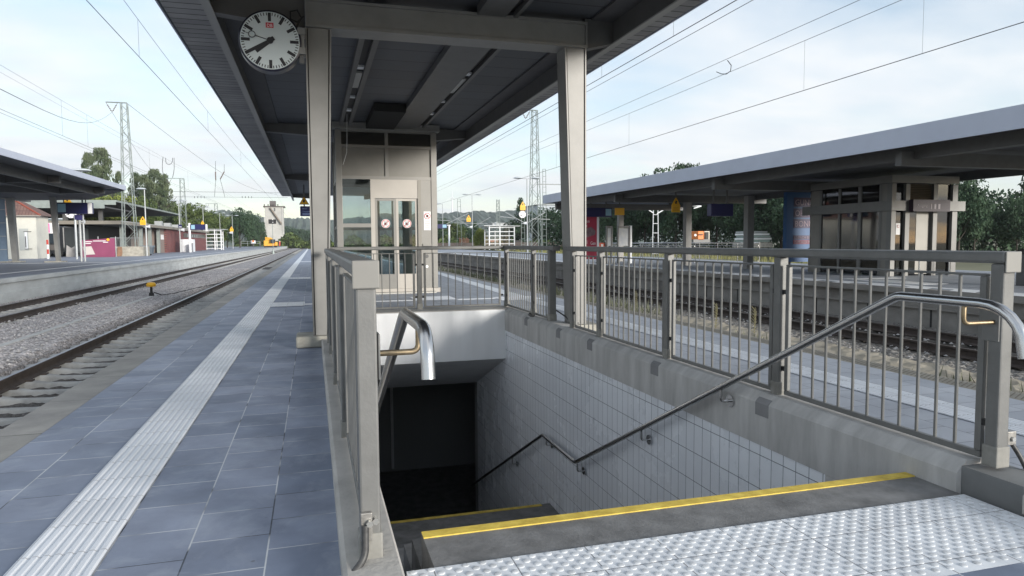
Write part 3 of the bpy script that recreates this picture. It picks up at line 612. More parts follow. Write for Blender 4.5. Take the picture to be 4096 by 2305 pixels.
# cable duct between the left tracks and the small yellow point lamp
struct('cable_duct', bx(-6.26, -6.08, 5, 31, -.97, -.835), mat('duct_concrete', (.42, .42, .41), .85, var=.15))
t = thing('track_lamp', 'small yellow capped marker post standing in the ballast between the tracks', 'marker', (-6.2, 30.2, -.86))
MB().lathe([(.10, 0), (.09, .18), (.05, .2), (.045, .42)], (-6.2, 30.2, -.9), 12).to('post', black, t, smooth=True)
MB().lathe([(.06, 0), (.17, .02), (.18, .10), (.13, .17), (.02, .19)], (-6.2, 30.2, -.48), 16).to('cap', yel_sign, t, smooth=True)
MB().tube([(-6.1, 30.2, -.7), (-5.9, 30.6, -.84), (-5.6, 31.5, -.84), (-5.2, 36, -.85), (-4.6, 40, -.86)], .02, 6).to('cable', black, t)
# loose stones at the edges: stuff
sv = MB()
for k in range(2600):
    if k % 3: x = random.uniform(-8.0, -5.0); y = 8 + 30 * random.random() ** 1.5; z = -.85
    else: x = random.uniform(9.7, 13); y = 9 + 22 * random.random(); z = -.93
    s = random.uniform(.02, .042); vs = []
    a0 = random.random() * 6
    for j in range(6): vs.append((x + s * math.cos(a0 + j) * random.uniform(.7, 1.3), y + s * math.sin(a0 + j) * random.uniform(.7, 1.3), z + random.uniform(0, .01)))
    vs.append((x, y, z + s * random.uniform(.7, 1.1))); sv.add(vs, [(i, (i + 1) % 6, 6) for i in range(6)])
sv.to('loose_ballast_stones', mat('pale_stone', (.36, .35, .345), .9, var=.4, vscale=9), kind='stuff', label='loose pale stones lying on the ballast', cat='stones', fix=False)

# ================================================================== OTHER PLATFORMS (structure)
struct('platform', bx(-40, -10.90, -10, 330, -.3, 0), grid_mat('far_paving', (.20, .22, .27), (.235, .255, .305), (.20, .21, .24), .6, .6, .01, rough=.6, stain=.15, jitter=False))
struct('platform_wall', joined(bx(-10.93, -10.64, -10, 330, -.15, .004), bx(-10.95, -10.72, -10, 330, -.50, -.151), bx(-10.95, -10.69, -10, 330, -1.2, -.501)), mat('grey_platform_wall', (.50, .52, .52), .8, var=.16, vscale=1.6, stretch=(1, .5, 1.5), detail=9))
struct('white_line', bx(-12.85, -12.65, -10, 328, .001, .006), white_paint)
struct('white_line', bx(-40, -12.9, 52.9, 53.3, .001, .006), white_paint)
wallm = mat('worn_platform_wall', (.145, .135, .125), .9, col2=(.30, .29, .27), vscale=1.1, stretch=(1, .8, 1.6), bump=.5, bscale=20, detail=9)
struct('platform', bx(14.28, 24, 4, 200, -.3, 0), slab_r)
# left edge of that platform bends away slightly in the distance
struct('platform_wall', joined(bx(14.02, 14.28, 4, 200, -.14, .0), bx(14.16, 14.3, 4, 200, -.44, -.14), bx(14.08, 14.3, 4, 200, -.48, -.441), bx(14.14, 14.3, 4, 200, -1.2, -.481)), wallm)
jn = MB()
for k in range(24): y = 9 + k * 1.95; jn.box(14.132, 14.15, y, y + .05, -.95, -.49)
struct('wall_joints', jn, groove)
bl = MB(); bl.box(14.58, 14.88, 4, 198, .001, .006)
y = 8.0
while y < 90: bl.add([(14.06, y, .006), (14.575, y + .3, .006), (14.575, y + .95, .006), (14.06, y + .65, .006)], [(0, 1, 2, 3)]); y += 1.25
struct('white_line', bl, white_paint, fix=False)
struct('white_line', joined(bx(15.6, 17.6, 17.0, 17.5, .001, .005), bx(15.4, 16.3, 14.4, 16.6, .001, .005)), white_paint)
# ================================================================== LIFT ON OUR PLATFORM
lf = thing('lift', 'glazed lift with double sliding doors behind the far end of the stairwell', 'lift', (1.75, 16.7, 0))
LX0, LX1, LY, LD = .56, 2.93, 16.64, 19.2
def lb(x0, x1, y0, y1, z0, z1, name, m, p=None, bev=0): return bx(x0, x1, y0, y1, z0, z1).to(name, m, p or lf, bevel=bev)
for x in (LX0, LX1 - .14): lb(x, x + .14, LY, LY + .14, .1, 3.84, 'corner_post', lift_frame, bev=.006)
for x in (LX0, LX1 - .14): lb(x, x + .14, LD - .14, LD, .1, 3.84, 'corner_post', lift_frame)
lb(LX0 - .05, LX1 + .06, LY - .06, LD, 0, .10, 'plinth', cream)
lb(LX0 + .1, LX1 - .1, LY - .35, LY - .061, .0, .03, 'threshold', mat('grating', (.40, .39, .36), .5, .5, var=.2, vscale=60))
for z0, z1 in ((2.70, 2.775), (3.44, 3.50), (3.80, 3.85)): lb(LX0 + .141, LX1 - .141, LY + .01, LY + .09, z0, z1, 'transom', lift_frame)
lb(1.70, 1.78, LY + .012, LY + .088, 2.776, 3.439, 'mullion', lift_frame); lb(1.70, 1.78, LY + .012, LY + .088, 3.501, 3.799, 'mullion', lift_frame)
for a, b in ((LX0 + .142, 1.699), (1.781, LX1 - .142)):
    lb(a, b, LY + .05, LY + .07, 2.776, 3.439, 'panel', lift_panel)
    p = lb(a, b, LY + .07, LY + .075, 3.501, 3.799, 'louvre_backing', black); s = MB()
    for k in range(11): z = 3.508 + k * .0265; s.add([(a, LY + .03, z), (b, LY + .03, z), (b, LY + .055, z + .018), (a, LY + .055, z + .018)], [(0, 1, 2, 3)])
    s.to('louvre', lift_panel, lf, fix=False)
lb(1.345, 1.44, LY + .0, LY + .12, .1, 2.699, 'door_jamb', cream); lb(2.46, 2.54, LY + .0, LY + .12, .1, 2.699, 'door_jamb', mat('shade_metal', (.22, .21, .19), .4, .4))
lb(1.441, 2.459, LY + .01, LY + .10, 2.26, 2.699, 'lintel', cream)
lb(2.541, LX1 - .141, LY + .02, LY + .10, .1, 2.699, 'control_pillar', lift_frame)
for a, b in ((1.445, 1.938), (1.942, 2.455)):
    d = bx(a, b, LY + .05, LY + .062, .45, 2.20).to('door_glass', gl, lf, label=None)
    fr = MB(); fr.box(a, a + .055, LY + .045, LY + .07, .1, 2.255); fr.box(b - .055, b, LY + .045, LY + .07, .1, 2.255); fr.box(a + .056, b - .056, LY + .045, LY + .07, 2.20, 2.255); fr.box(a + .056, b - .056, LY + .045, LY + .07, .1, .45); fr.to('door_leaf', cream if a > 1.9 else lift_frame, lf)
    # no-use-in-fire sticker
    c = ((a + b) / 2 + .0, LY + .044, 1.66)
    MB().lathe([(.105, 0), (.105, .003)], c, 32, 'y').to('sticker', whitep, lf); MB().lathe([(.095, -.002), (.095, .0)], c, 32, 'y').to('sticker_ring', red_sign, lf); MB().lathe([(.078, -.003), (.078, -.002)], c, 32, 'y').to('sticker_face', whitep, lf)
    s = MB(); s.box(c[0] - .045, c[0] + .04, c[1] - .005, c[1] - .0035, 1.615, 1.71); s.to('pictogram', ink, lf); s = MB(); s.box(c[0] - .036, c[0] + .03, c[1] - .0065, c[1] - .0052, 1.625, 1.70); s.to('pictogram', whitep, lf)
    s = MB(); s.box(c[0] - .03, c[0] + .018, c[1] - .008, c[1] - .0067, 1.628, 1.685); s.to('pictogram', ink, lf)
    s = MB(); s.bar((c[0] - .06, c[1] - .010, 1.60), (c[0] + .06, c[1] - .010, 1.72), .006, 4); s.to('prohibition_bar', red_sign, lf)
lb(LX0 + .141, 1.343, LY + .04, LY + .055, .62, 2.699, 'side_glass', gl)
lb(LX0 + .141, 1.343, LY + .0, LY + .09, 1.57, 1.66, 'glazing_bar', lift_frame); lb(LX0 + .141, 1.343, LY + .02, LY + .09, .1, .62, 'lower_panel', lift_panel)
# notice on pillar
MB().box(2.60, 2.77, LY + .012, LY + .018, 1.50, 1.95).to('notice', whitep, lf)
c = (2.685, LY + .006, 1.84); MB().lathe([(.075, 0), (.075, .004)], c, 24, 'y').to('notice_ring', red_sign, lf); MB().lathe([(.062, -.003), (.062, 0)], c, 24, 'y').to('notice_face', whitep, lf); MB().bar((2.64, LY, 1.885), (2.73, LY, 1.795), .006, 4).to('prohibition_bar', red_sign, lf); MB().box(2.66, 2.71, LY, LY + .002, 1.81, 1.87).to('pictogram', ink, lf)
for k, (a, b) in enumerate(((.03, .13), (.02, .15), (.045, .12), (.02, .14))):
    MB().box(2.60 + a, 2.60 + b, LY + .008, LY + .011, 1.70 - k * .045, 1.71 - k * .045).to('printed_line', mat('grey_print', (.3, .3, .3), .6), lf)
MB().lathe([(.045, 0), (.045, .02)], (2.66, LY + .0, .87), 20, 'y').to('call_button', steel_d, lf); MB().lathe([(.035, 0), (.035, .02)], (2.66, LY + .0, .62), 20, 'y').to('key_switch', whitep, lf)
MB().box(2.57, 2.78, LY - .01, LY + .019, 1.12, 1.17).to('hand_grip', lift_frame, lf)
# sides, back, shaft
for x, nm in ((LX0 + .02, 'side_frame'), (LX1 - .06, 'side_frame')):
    f = MB()
    for z in (.1, 1.55, 2.70, 3.44, 3.80): f.box(x, x + .04, LY + .141, LD - .141, z, z + .07)
    f.box(x, x + .04, 17.85, 17.95, .171, 3.80); f.to(nm, lift_frame, lf)
    MB().box(x + .015, x + .022, LY + .141, LD - .141, .171, 2.70).to('side_glass', gl, lf); MB().box(x + .012, x + .02, LY + .141, LD - .141, 2.771, 3.80).to('side_panel', lift_panel, lf)
f = MB()
for z in (.1, 1.55, 2.70): f.box(LX0 + .141, LX1 - .141, LD - .08, LD - .03, z, z + .08)
f.box(1.70, 1.78, LD - .08, LD - .03, .18, 2.70); f.to('back_frame', lift_frame, lf)
MB().box(LX0 + .141, LX1 - .141, LD - .06, LD - .055, .18, 2.70).to('back_glass', gl, lf); MB().box(LX0 + .141, LX1 - .141, LD - .06, LD - .05, 2.78, 3.84).to('back_panel', lift_panel, lf)
q = MB()
for x in (1.95, 2.05, 2.22): q.box(x, x + .035, 17.7, 17.74, .1, 3.8)
q.box(1.5, 1.56, 18.2, 18.26, .1, 3.8); q.box(2.3, 2.5, 18.0, 18.05, .1, 3.8); q.to('shaft_guide', lift_frame, lf)
MB().box(1.3, 2.5, 17.0, 18.9, -.6, .35).to('lift_car_roof', steel_d, lf)

# ================================================================== SIGNS
def warn_sign(x, y, z, s, name, label, plate=True, group=None, thick=.04, hang=None):
    """yellow triangle over a yellow plate"""
    t = thing(name, label, 'warning sign', (x, y, z), group)
    h = s * .87; MB().prism([(x - s / 2, z), (x + s / 2, z), (x, z + h)], 1, y, y + thick).to('triangle', yel_sign if plate else ink, t)
    if not plate: MB().prism([(x - s * .40, z + .06 * s), (x + s * .40, z + .06 * s), (x, z + h * .88)], 1, y - .006, y - .001).to('triangle_face', yel_sign, t)
    else:
        MB().box(x - s * .46, x + s * .46, y, y + thick, z - s * .62, z - .005).to('plate', yel_sign, t)
        for k in range(3): MB().box(x - s * .32, x + s * .30, y - .004, y - .001, z - s * (.2 + .13 * k), z - s * (.16 + .13 * k)).to('printed_line', mat('ochre_print', (.5, .22, .02), .5), t)
    MB().prism([(x - s * .12, z + h * .25), (x + s * .10, z + h * .25), (x + s * .05, z + h * .42), (x + s * .14, z + h * .5), (x - s * .04, z + h * .62), (x - s * .10, z + h * .45)], 1, y - .012, y - .007).to('pictogram', ink, t)
    if hang: MB().bar((x, y + thick / 2, z + h - .03), (x, y + thick / 2, hang), .03, 6).to('hanger', steel_d, t)
    return t
p0 = W(1200, 826, 1, 34); p1 = W(1262, 865, 1, 34)
t = warn_sign(-.33, 33.9, 3.02, .46, 'warning_sign', 'black edged yellow warning triangle hanging from the roof beside the left column', plate=False, hang=3.95)
t = thing('platform_sign', 'small dark blue sign hanging below the yellow triangle by the left column', 'sign', (-.2, 34, 2.5))
MB().box(-.52, .38, 34, 34.12, 2.48, 2.95).to('panel', blue_sign, t, bevel=.03); MB().bar((-.33, 34.05, 2.95), (-.33, 34.05, 3.05), .03, 6).to('hanger', steel_d, t)
text('04:07', .10, (-.42, 33.99, 2.80), mat('pale_blue_print', (.25, .35, .6), .5), t); text('Geltungsbereich', .075, (-.42, 33.99, 2.68), mat('pale_blue_print', (.25, .35, .6), .5), t); 
for k in range(2): MB().box(-.42, -.05, 33.99, 33.997, 2.60 - k * .06, 2.62 - k * .06).to('printed_line', mat('pale_blue_print', (.25, .35, .6), .5), t)

def display(x0, x1, y, z0, z1, label, right=True, name='departure_board', depth=.3, hang=None, group=None, light=True):
    t = thing(name, label, 'display', ((x0 + x1) / 2, y, z0), group)
    MB().box(x0, x1, y, y + depth, z0, z1).to('housing', blue_sign, t, bevel=.02); w_ = (x1 - x0); h = z1 - z0
    a = x1 - w_ * .26 if right else x0 + w_ * .05
    if light: MB().box(a, a + w_ * .22, y - .012, y - .002, z0 + h * .14, z1 - h * .12).to('bright_field', mat('lit_blue_field', (.28, .48, .60), .3), t)
    if hang:
        for xx in (x0 + .2 * w_, x1 - .2 * w_): MB().bar((xx, y + depth / 2, z1), (xx, y + depth / 2, hang), .04, 6).to('hanger', steel_d, t)
    return t
# ================================================================== RIGHT HAND PLATFORM
rc = thing('platform_roof', 'long roof over the right platform with a broad pale grey-blue fascia', 'platform roof', (18, 20, 0))
fa, fb = (14.0, 4.0), (13.02, 38.4)
def fx(y): return fa[0] + (fb[0] - fa[0]) * (y - fa[1]) / (fb[1] - fa[1])
def slabm(xo0, xo1, z0, z1, y0=4.0, y1=38.4):
    return MB().add([(fx(y0) + xo0, y0, z0), (fx(y0) + xo1, y0, z0), (fx(y1) + xo1, y1, z0), (fx(y1) + xo0, y1, z0), (fx(y0) + xo0, y0, z1), (fx(y0) + xo1, y0, z1), (fx(y1) + xo1, y1, z1), (fx(y1) + xo0, y1, z1)],
                    [(3, 2, 1, 0), (4, 5, 6, 7), (0, 1, 5, 4), (1, 2, 6, 5), (2, 3, 7, 6), (3, 0, 4, 7)])
slabm(0, .03, 3.42, 3.90).to('fascia', fascia_m, rc); slabm(9.3, 9.33, 3.42, 3.90).to('fascia', fascia_m, rc)
slabm(.031, 9.29, 3.52, 3.60).to('ceiling_boards', roof_dk, rc); slabm(.031, 9.29, 3.62, 3.88, 4.0, 38.36).to('roof_deck', fascia_m, rc)
bx(fx(38.4), fx(38.4) + 9.3, 38.41, 38.45, 3.42, 3.9).to('end_fascia', fascia_m, rc)
for o_ in (.9, 1.05, 8.2): slabm(o_, o_ + .10, 3.22, 3.518).to('edge_beam', steel_d, rc)
for y in (6, 14, 22, 30, 37.6):
    bx(fx(y) + .5, fx(y) + 8.8, y, y + .2, 3.05, 3.40).to('cross_beam', steel_d, rc)
def rcol(x, y, wx=.24):
    c = bx(x, x + wx, y, y + .3, 0, 3.05).to('column', column_m, rc); return c
for x, y in ((17.5, 37.6), (17.35, 29.7), (17.5, 25.0)): rcol(x, y, .30)
# lift on that platform
lift_frame2 = mat('shaded_lift_frame', (.165, .165, .16), .4, .35, var=.08, vscale=3)  # greyer, darker copy of lift_frame with the shade put into its colour
l2 = thing('lift', 'second glazed lift, standing under the right platform roof', 'lift', (19, 18, 0))
ax0, ax1, ay0, ay1 = 17.94, 20.65, 18.0, 21.75
for x, w_ in ((ax0, .17), (18.50, .17), (19.64, .17), (ax1 - .21, .21)): bx(x, x + w_, ay0, ay0 + .2, 0, 3.0).to('post', lift_frame2, l2)
for y, w_ in ((18.42, .10), (19.30, .14), (20.27, .09), (21.2, .10)): bx(ax0, ax0 + .12, y, y + w_, 0, 3.0).to('post', lift_frame2, l2)
bx(ax0 + .01, ax0 + .1, ay0 + .201, 18.419, 0, 3.0).to('side_panel', lift_panel, l2); bx(ax0 + .01, ax0 + .1, 21.301, ay1, 0, 3.0).to('side_panel', lift_panel, l2)
bx(ax0 - .10, ax1 + .22, ay0 - .10, ay0 - .02, 2.12, 2.44).to('band', lift_frame2, l2); bx(ax0 - .10, ax0 - .02, ay0 - .019, ay1 + .35, 2.12, 2.44).to('band', lift_frame2, l2)
for a_, b_ in ((18.521, 19.299), (19.441, 20.269), (20.361, 21.199)):
    bx(ax0 + .04, ax0 + .05, a_, b_, .05, 3.0).to('side_glass', gl_dark, l2)
bx(ax1 - .05, ax1 - .04, ay0 + .21, ay1 - .2, .05, 3.1).to('side_glass', gl_dark, l2)
bx(ax0 + .171, 18.499, ay0 + .1, ay0 + .11, .05, 3.0).to('front_glass', gl_dark, l2); bx(19.811, ax1 - .211, ay0 + .1, ay0 + .11, .05, 3.0).to('front_glass', gl_dark, l2)
bx(18.75, 19.50, 19.2, 21.0, .0, 2.3).to('lift_car', mat('lift_car_teal', (.10, .16, .16), .4, .3, var=.1), l2); bx(18.68, 18.74, 19.15, 19.2, 0, 2.9).to('guide_rail', white_paint, l2); bx(18.2, 18.26, 20.9, 20.96, 0, 2.9).to('guide_rail', white_paint, l2)
bx(18.671, 19.639, ay0 + .12, ay0 + .13, 2.44, 3.0).to('louvre_backing', mat('louvre_brown', (.10, .085, .06), .5, .4), l2)
s = MB()
for k in range(10): z = 2.44 + k * .056; s.add([(18.671, ay0 + .05, z), (19.639, ay0 + .05, z), (19.639, ay0 + .1, z + .04), (18.671, ay0 + .1, z + .04)], [(0, 1, 2, 3)])
s.to('louvre', mat('louvre_brass', (.20, .165, .11), .4, .6), l2, fix=False)
bx(18.671, 19.05, ay0 + .12, ay0 + .14, .05, 2.12).to('door_glass', gl_dark, l2); bx(19.07, 19.639, ay0 + .12, ay0 + .16, .05, 2.12).to('door_leaf', lift_panel, l2)
bx(ax0 - .02, ax1 + .02, ay0 - .015, ay0 - .003, 3.02, 3.26).to('header', lift_panel, l2); bx(ax0 - .03, ax0 - .003, ay0 - .0, ay1, 3.02, 3.26).to('header', lift_panel, l2); bx(ax0, ax1, ay1, ay1 + .1, 0, .9).to('back_panel', lift_panel, l2); bx(ax0 + .01, ax1, ay1 + .01, ay1 + .05, .9, 3.1).to('back_glass', gl_dark, l2)
sg = bx(18.52, 20.02, ay0 - .28, ay0 - .101, 2.09, 2.47).to('sign_box', mat('violet_black_sign', (.035, .022, .035), .4), l2)
text('Ausgang', .12, (18.68, ay0 - .285, 2.24), mat('dull_white_print', (.40, .36, .38), .5), sg)
for xx, wd in ((1.28, .03), (1.42, .07), (1.58, .08)): bx(ax0 + xx, ax0 + xx + wd, ay0 - .288, ay0 - .283, 2.17, 2.33).to('pictogram', mat('dull_white_print', (.40, .36, .38), .5), sg)
bx(18.21, 18.38, ay0 + .08, ay0 + .09, 1.35, 1.72).to('notice', whitep, l2); MB().lathe([(.05, 0), (.05, .004)], (18.295, ay0 + .07, 1.62), 16, 'y').to('prohibition_ring', red_sign, l2); MB().lathe([(.038, 0), (.038, .004)], (18.295, ay0 + .066, 1.62), 16, 'y').to('prohibition_ring', whitep, l2)
for pts, lab in ((((17.75, 18.9, .75), (17.75, 21.5, .75)), 'a'),):
    pass
t = thing('guard_rail', 'thin stainless bar guarding the glazed side of the second lift', 'guard rail', (17.9, 17.8, 0))
MB().tube([(17.8, 21.9, .77), (17.8, 17.62, .77), (18.72, 17.62, .77), (18.72, 17.62, .0)], .022, 8, fillet=.06).to('bar', inox, t, smooth=True); MB().box(17.95, 18.55, 17.55, 17.60, .62, .80).to('push_plate', inox, t)
t = thing('guard_rail', 'short stainless bar right of the second lift door', 'guard rail', (20.2, 17.6, 0))
MB().tube([(19.95, 17.62, 0), (19.95, 17.62, .76), (21.1, 17.62, .76), (21.1, 18.2, .76)], .022, 8, fillet=.08).to('bar', inox, t, smooth=True)
t = thing('litter_bin', 'round topped litter bin right of the second lift', 'bin', (20.2, 13.3, 0))
MB().box(17.25, 17.62, 13.0, 13.3, 0, .80).to('body', steel_d, t); MB().prism([(17.2, .80), (17.66, .80), (17.60, .90), (17.42, .93), (17.24, .86)], 1, 12.95, 13.35).to('lid', inox, t)
# blue advertising wall behind the lift
t = thing('poster_board', 'tall bright blue advertising board with stacked words, left of the second lift', 'poster board', (19.9, 24, 0))
bx(18.62, 20.9, 24.0, 24.2, .3, 3.15).to('panel', blue_poster, t); dkp = mat('dark_print_band', (.04, .03, .09), .5); pkp = mat('dull_pink_print', (.30, .22, .27), .5)
for z, s_, tx in ((2.62, .34, 'GUNST'), (2.18, .34, 'OHNE'), (1.75, .34, 'BONUS')):
    b = bx(18.95, 20.8, 23.985, 23.995, z - .06, z + .31).to('word_band', dkp, t); text(tx, s_, (19.0, 23.978, z + .0), pkp, t, sx=.92)
for z, tx, mm in ((1.25, 'EINFACH EI', dkp), (1.06, 'ZUM ALDI P', mat('dark_red_band', (.16, .02, .06), .5))):
    bx(18.95, 20.3, 23.985, 23.995, z - .03, z + .14).to('word_band', mm, t); text(tx, .15, (18.98, 23.978, z), pkp, t, sx=.95)
for xx in (18.8, 20.6): bx(xx, xx + .1, 24.05, 24.15, 0, .3).to('leg', steel_d, t)
# signs hanging from the right roof
display(13.95, 15.42, 34, 2.50, 2.98, 'departure board with pale field hanging under the left end of the right platform roof', hang=3.5, name='departure_board')
t = thing('hanging_sign', 'small plain yellow sign beside a departure board under the right roof', 'sign', (15.9, 34, 2.6)); MB().box(15.60, 16.13, 34, 34.1, 2.60, 2.98).to('panel', yel_sign, t); MB().bar((15.86, 34.05, 2.98), (15.86, 34.05, 3.5), .03, 6).to('hanger', steel_d, t)
p = W(2710, 812, 1, 27); wt = warn_sign(15.27, 27, 2.72, .44, 'warning_sign', 'shaded yellow triangle and plate hanging under the right platform roof', hang=3.5)
a, b = W(2845, 815, 1, 24), W(2925, 865, 1, 24)
display(a.x, b.x + .1, 24, b.z, a.z, 'dim violet sign box hanging between columns under the right roof', hang=3.5, light=False, name='hanging_sign')
# poster cases
t = thing('poster_case', 'crimson poster in an illuminated case with white edge under the right roof', 'poster case', (14.2, 34, 0))
bx(13.7, 14.62, 34.2, 34.36, .25, 2.52).to('poster', red_poster, t); bx(14.621, 14.74, 34.18, 34.4, .1, 2.53).to('edge_frame', white_paint, t)
text('besten', .24, (13.95, 34.19, 2.2), whitep, t, align='CENTER', sx=.8); text('en', .24, (13.97, 34.19, 1.95), whitep, t, align='CENTER', sx=.8); text('Gen', .26, (14.40, 34.19, 1.02), whitep, t, align='CENTER', sx=.7)
q = MB(); q.prism([(13.98, 1.40), (14.5, 1.55), (14.55, 1.75), (14.3, 1.98), (14.02, 1.9), (13.9, 1.7)], 1, 34.188, 34.195); q.to('picture', mat('grey_picture', (.28, .20, .22), .5, col2=(.12, .06, .08), vscale=5), t)
for k in range(3): bx(13.75, 14.1, 34.188, 34.196, 1.22 - k * .06, 1.235 - k * .06).to('printed_line', whitep, t)
t = thing('notice_case', 'grey framed timetable case with white posters under the right roof', 'notice case', (16.1, 34, 0))
for x0_, x1_, nm in ((15.28, 15.50, 'a'), (15.94, 16.52, 'b')):
    bx(x0_, x1_, 34.3, 34.36, .95, 1.90).to('poster', mat('pale_notice', (.42, .45, .50), .6, col2=(.55, .56, .55), vscale=5), t)
    f = MB(); f.box(x0_ - .06, x0_ - .001, 34.25, 34.4, 0, 2.02); f.box(x1_ + .001, x1_ + .06, 34.25, 34.4, 0, 2.02); f.box(x0_, x1_, 34.25, 34.4, 1.93, 2.02); f.to('frame', steel, t)
bx(16.585, 16.68, 34.2, 34.42, 0, 2.04).to('edge_frame', white_paint, t)
t = thing('waste_bins', 'low orange-red waste bin with a white symbol beside the crimson poster', 'bin', (15.0, 34, 0))
bx(14.80, 15.2, 34.4, 34.8, .75, 1.12).to('body', mat('orange_red_plastic', (.60, .10, .04), .5), t); bx(14.95, 15.07, 34.385, 34.395, .9, 1.05).to('symbol', whitep, t); bx(14.82, 15.18, 34.42, 34.78, 0, .75).to('stand', steel_d, t)
# stair railing on that platform
t = thing('railing', 'pale stainless railing round the stairwell on the right platform', 'railing', (19.5, 34, 0))
yl, yr = 44.0, 30.4
for x in (22.0, 18.3):
    q = MB(); q.tube([(x, yl, 1.08), (x, yr, 1.08)], .022, 6); q.tube([(x, yl, .93), (x, yr + .1, .93)], .014, 6); q.tube([(x, yl, .14), (x, yr + .1, .14)], .014, 6); q.to('top_rail', inox, t)
    for k in range(8): y = yr + k * 1.9; MB().bar((x, y, 0), (x, y, 1.08), .022, 6).to('post', inox, t)
    for k in range(45):
        MB().bar((x, yr + .15 + k * .28, .14), (x, yr + .15 + k * .28, .93), .009, 4).to('baluster', inox, t)
MB().tube([(22.0, yr, 1.08), (18.3, yr, 1.08)], .022, 6).to('top_rail', inox, t)

# ================================================================== MASTS, LAMPS
def lattice_mast(x, y, zb, h, wb, wt, label, arm=None, nseg=12, group=None, pad=None, flat=False, m=None):
    m = m or galv
    t = thing('lattice_mast', label, 'mast', (x, y, zb), group); r = .045 if not flat else .04
    sy_ = (-1, 1) if not flat else (0,)
    for sx in (-1, 1):
        for s2 in sy_: MB().bar((x + sx * wb / 2, y + s2 * wb / 2, zb), (x + sx * wt / 2, y + s2 * wt / 2, zb + h), r, 4).to('leg', m, t)
    b = MB(); lv = [0]; z = 0
    wd = lambda q: wb + (wt - wb) * q / h
    while z < h * .985: z += max(wd(z) * (1.05 if not flat else 1.6), .45); lv.append(min(z, h))
    for i in range(len(lv) - 1):
        a, c = lv[i], lv[i + 1]; wa, wc = wd(a) / 2, wd(c) / 2; s = 1 if i % 2 else -1
        if flat: b.bar((x - wc, y, zb + c), (x + wc, y, zb + c), .025, 4); continue
        for s2 in (-1, 1):
            b.bar((x - s * wa, y + s2 * wa, zb + a), (x + s * wc, y + s2 * wc, zb + c), .024, 4); b.bar((x + s2 * wa, y - s * wa, zb + a), (x + s2 * wc, y + s * wc, zb + c), .024, 4)
    b.to('bracing', m, t)
    if arm:
        q = MB(); q.bar((x + arm, y, zb + h + .02), (x + wt / 2, y, zb + h + .02), .06, 4); q.to('top_arm', m, t)
        i_ = MB(); s = -1 if arm < 0 else 1; a0 = x + arm; a1 = x + arm - s * 1.1; 
        for p_, e_ in ((a0, (a0 + a1) / 2), (a1, (a0 + a1) / 2)):
            i_.bar((p_, y, zb + h), (e_, y, zb + h - 1.0), .02, 4)
            for k in range(4): f = .3 + k * .17; c = Vector((p_, y, zb + h)).lerp(Vector((e_, y, zb + h - 1.0)), f); i_.bar(c - Vector((0, 0, .04)), c + Vector((0, 0, .04)), .08, 6)
        i_.to('insulator', mat('insulator_brown', (.16, .13, .12), .4), t)
    if pad: MB().box(x - pad[0] / 2, x + pad[0] / 2, y - pad[0] / 2, y + pad[0] / 2, zb - .2, zb + pad[1]).to('concrete_base', mat('mast_base_concrete', (.36, .34, .29), .85, var=.3), t)
    return t
lattice_mast(-18.45, 81, 0, 15.9, 1.25, .55, 'tall tapering lattice mast at left with a top arm, rising from a concrete block', arm=-1.7, pad=(3.0, 1.0))
lattice_mast(-25.3, 155, 0, 14.6, 1.3, .75, 'second lattice mast on the left platform, beyond the open shelter', arm=-3.0, pad=(2.2, 3.2))
lattice_mast(-28.5, 232, -.9, 14.6, 1.3, .8, 'third lattice mast at left, in front of the white tower', arm=-3.0)
lattice_mast(-47.5, 240, -.9, 17.5, 1.3, .7, 'distant bare mast sticking up behind the left trees')
lattice_mast(-62, 250, -.9, 14.2, 1.3, .9, 'squat distant mast top behind the round left trees')
lattice_mast(24.45, 75, -.9, 16.9, 1.25, .55, 'tall lattice mast right of centre with platforms', arm=-1.6)
lattice_mast(30.7, 90, -.9, 12.0, .62, .42, 'narrow ladder-like mast just right of the tall lattice mast', flat=True)
lattice_mast(29.1, 55, -.9, 5.5, .62, .42, 'pale ladder-like mast with two slanting arms seen under the right roof', flat=True, m=white_paint)
lattice_mast(27.0, 88, -.9, 5.6, .55, .4, 'short ladder-like mast below the small platform clock', flat=True)
lattice_mast(24.6, 118, -.9, 9.6, .9, .5, 'lattice mast with a short bar top behind the double lamp', flat=True)
lattice_mast(21.3, 140, -.9, 7.2, .8, .5, 'ladder-like mast behind the small dark blue departure board', flat=True)
lattice_mast(37.5, 140, -.9, 11.0, .9, .5, 'bare lattice mast left of the white framed shelter roof', flat=False)
lattice_mast(18.2, 150, -.9, 8.0, .8, .5, 'thin ladder-like mast beside the lift right edge', flat=True)
# slanting registration arms, white
def arms(label, segs, r=.035, m=None):
    t = thing('catenary_arm', label, 'catenary arm', segs[0][0])
    for a, b in segs: MB().bar(a, b, r, 6).to('arm', m or white_paint, t)
    return t
P_ = lambda u, v, y: W(u, v, 1, y)
arms('pair of white slanting arms on the ladder mast under the right roof', [(P_(2557, 815, 55), P_(2612, 852, 55)), (P_(2628, 855, 55), P_(2692, 819, 55)), (P_(2728, 822, 55), P_(2805, 825, 55)), (P_(2775, 834, 55), P_(2805, 825, 55))], .05)
arms('slanting galvanised arms on the masts beside the lift', [(P_(1786, 896, 118), P_(1875, 853, 118)), (P_(1812, 865, 118), P_(1874, 905, 118)), (P_(1897, 907, 118), P_(1962, 869, 118)), (P_(1745, 880, 118), P_(1800, 884, 118)), (P_(1832, 876, 118), P_(1872, 878, 118)), (P_(1818, 892, 118), P_(1950, 896, 118))], .05, lamp_m)
arms('slanting galvanised arms meeting at the short mast below the platform clock', [(P_(2022, 850, 88), P_(2095, 890, 88)), (P_(2113, 890, 88), P_(2180, 850, 88)), (P_(2000, 867, 88), P_(2060, 873, 88)), (P_(2125, 876, 88), P_(2200, 878, 88))], .045, lamp_m)
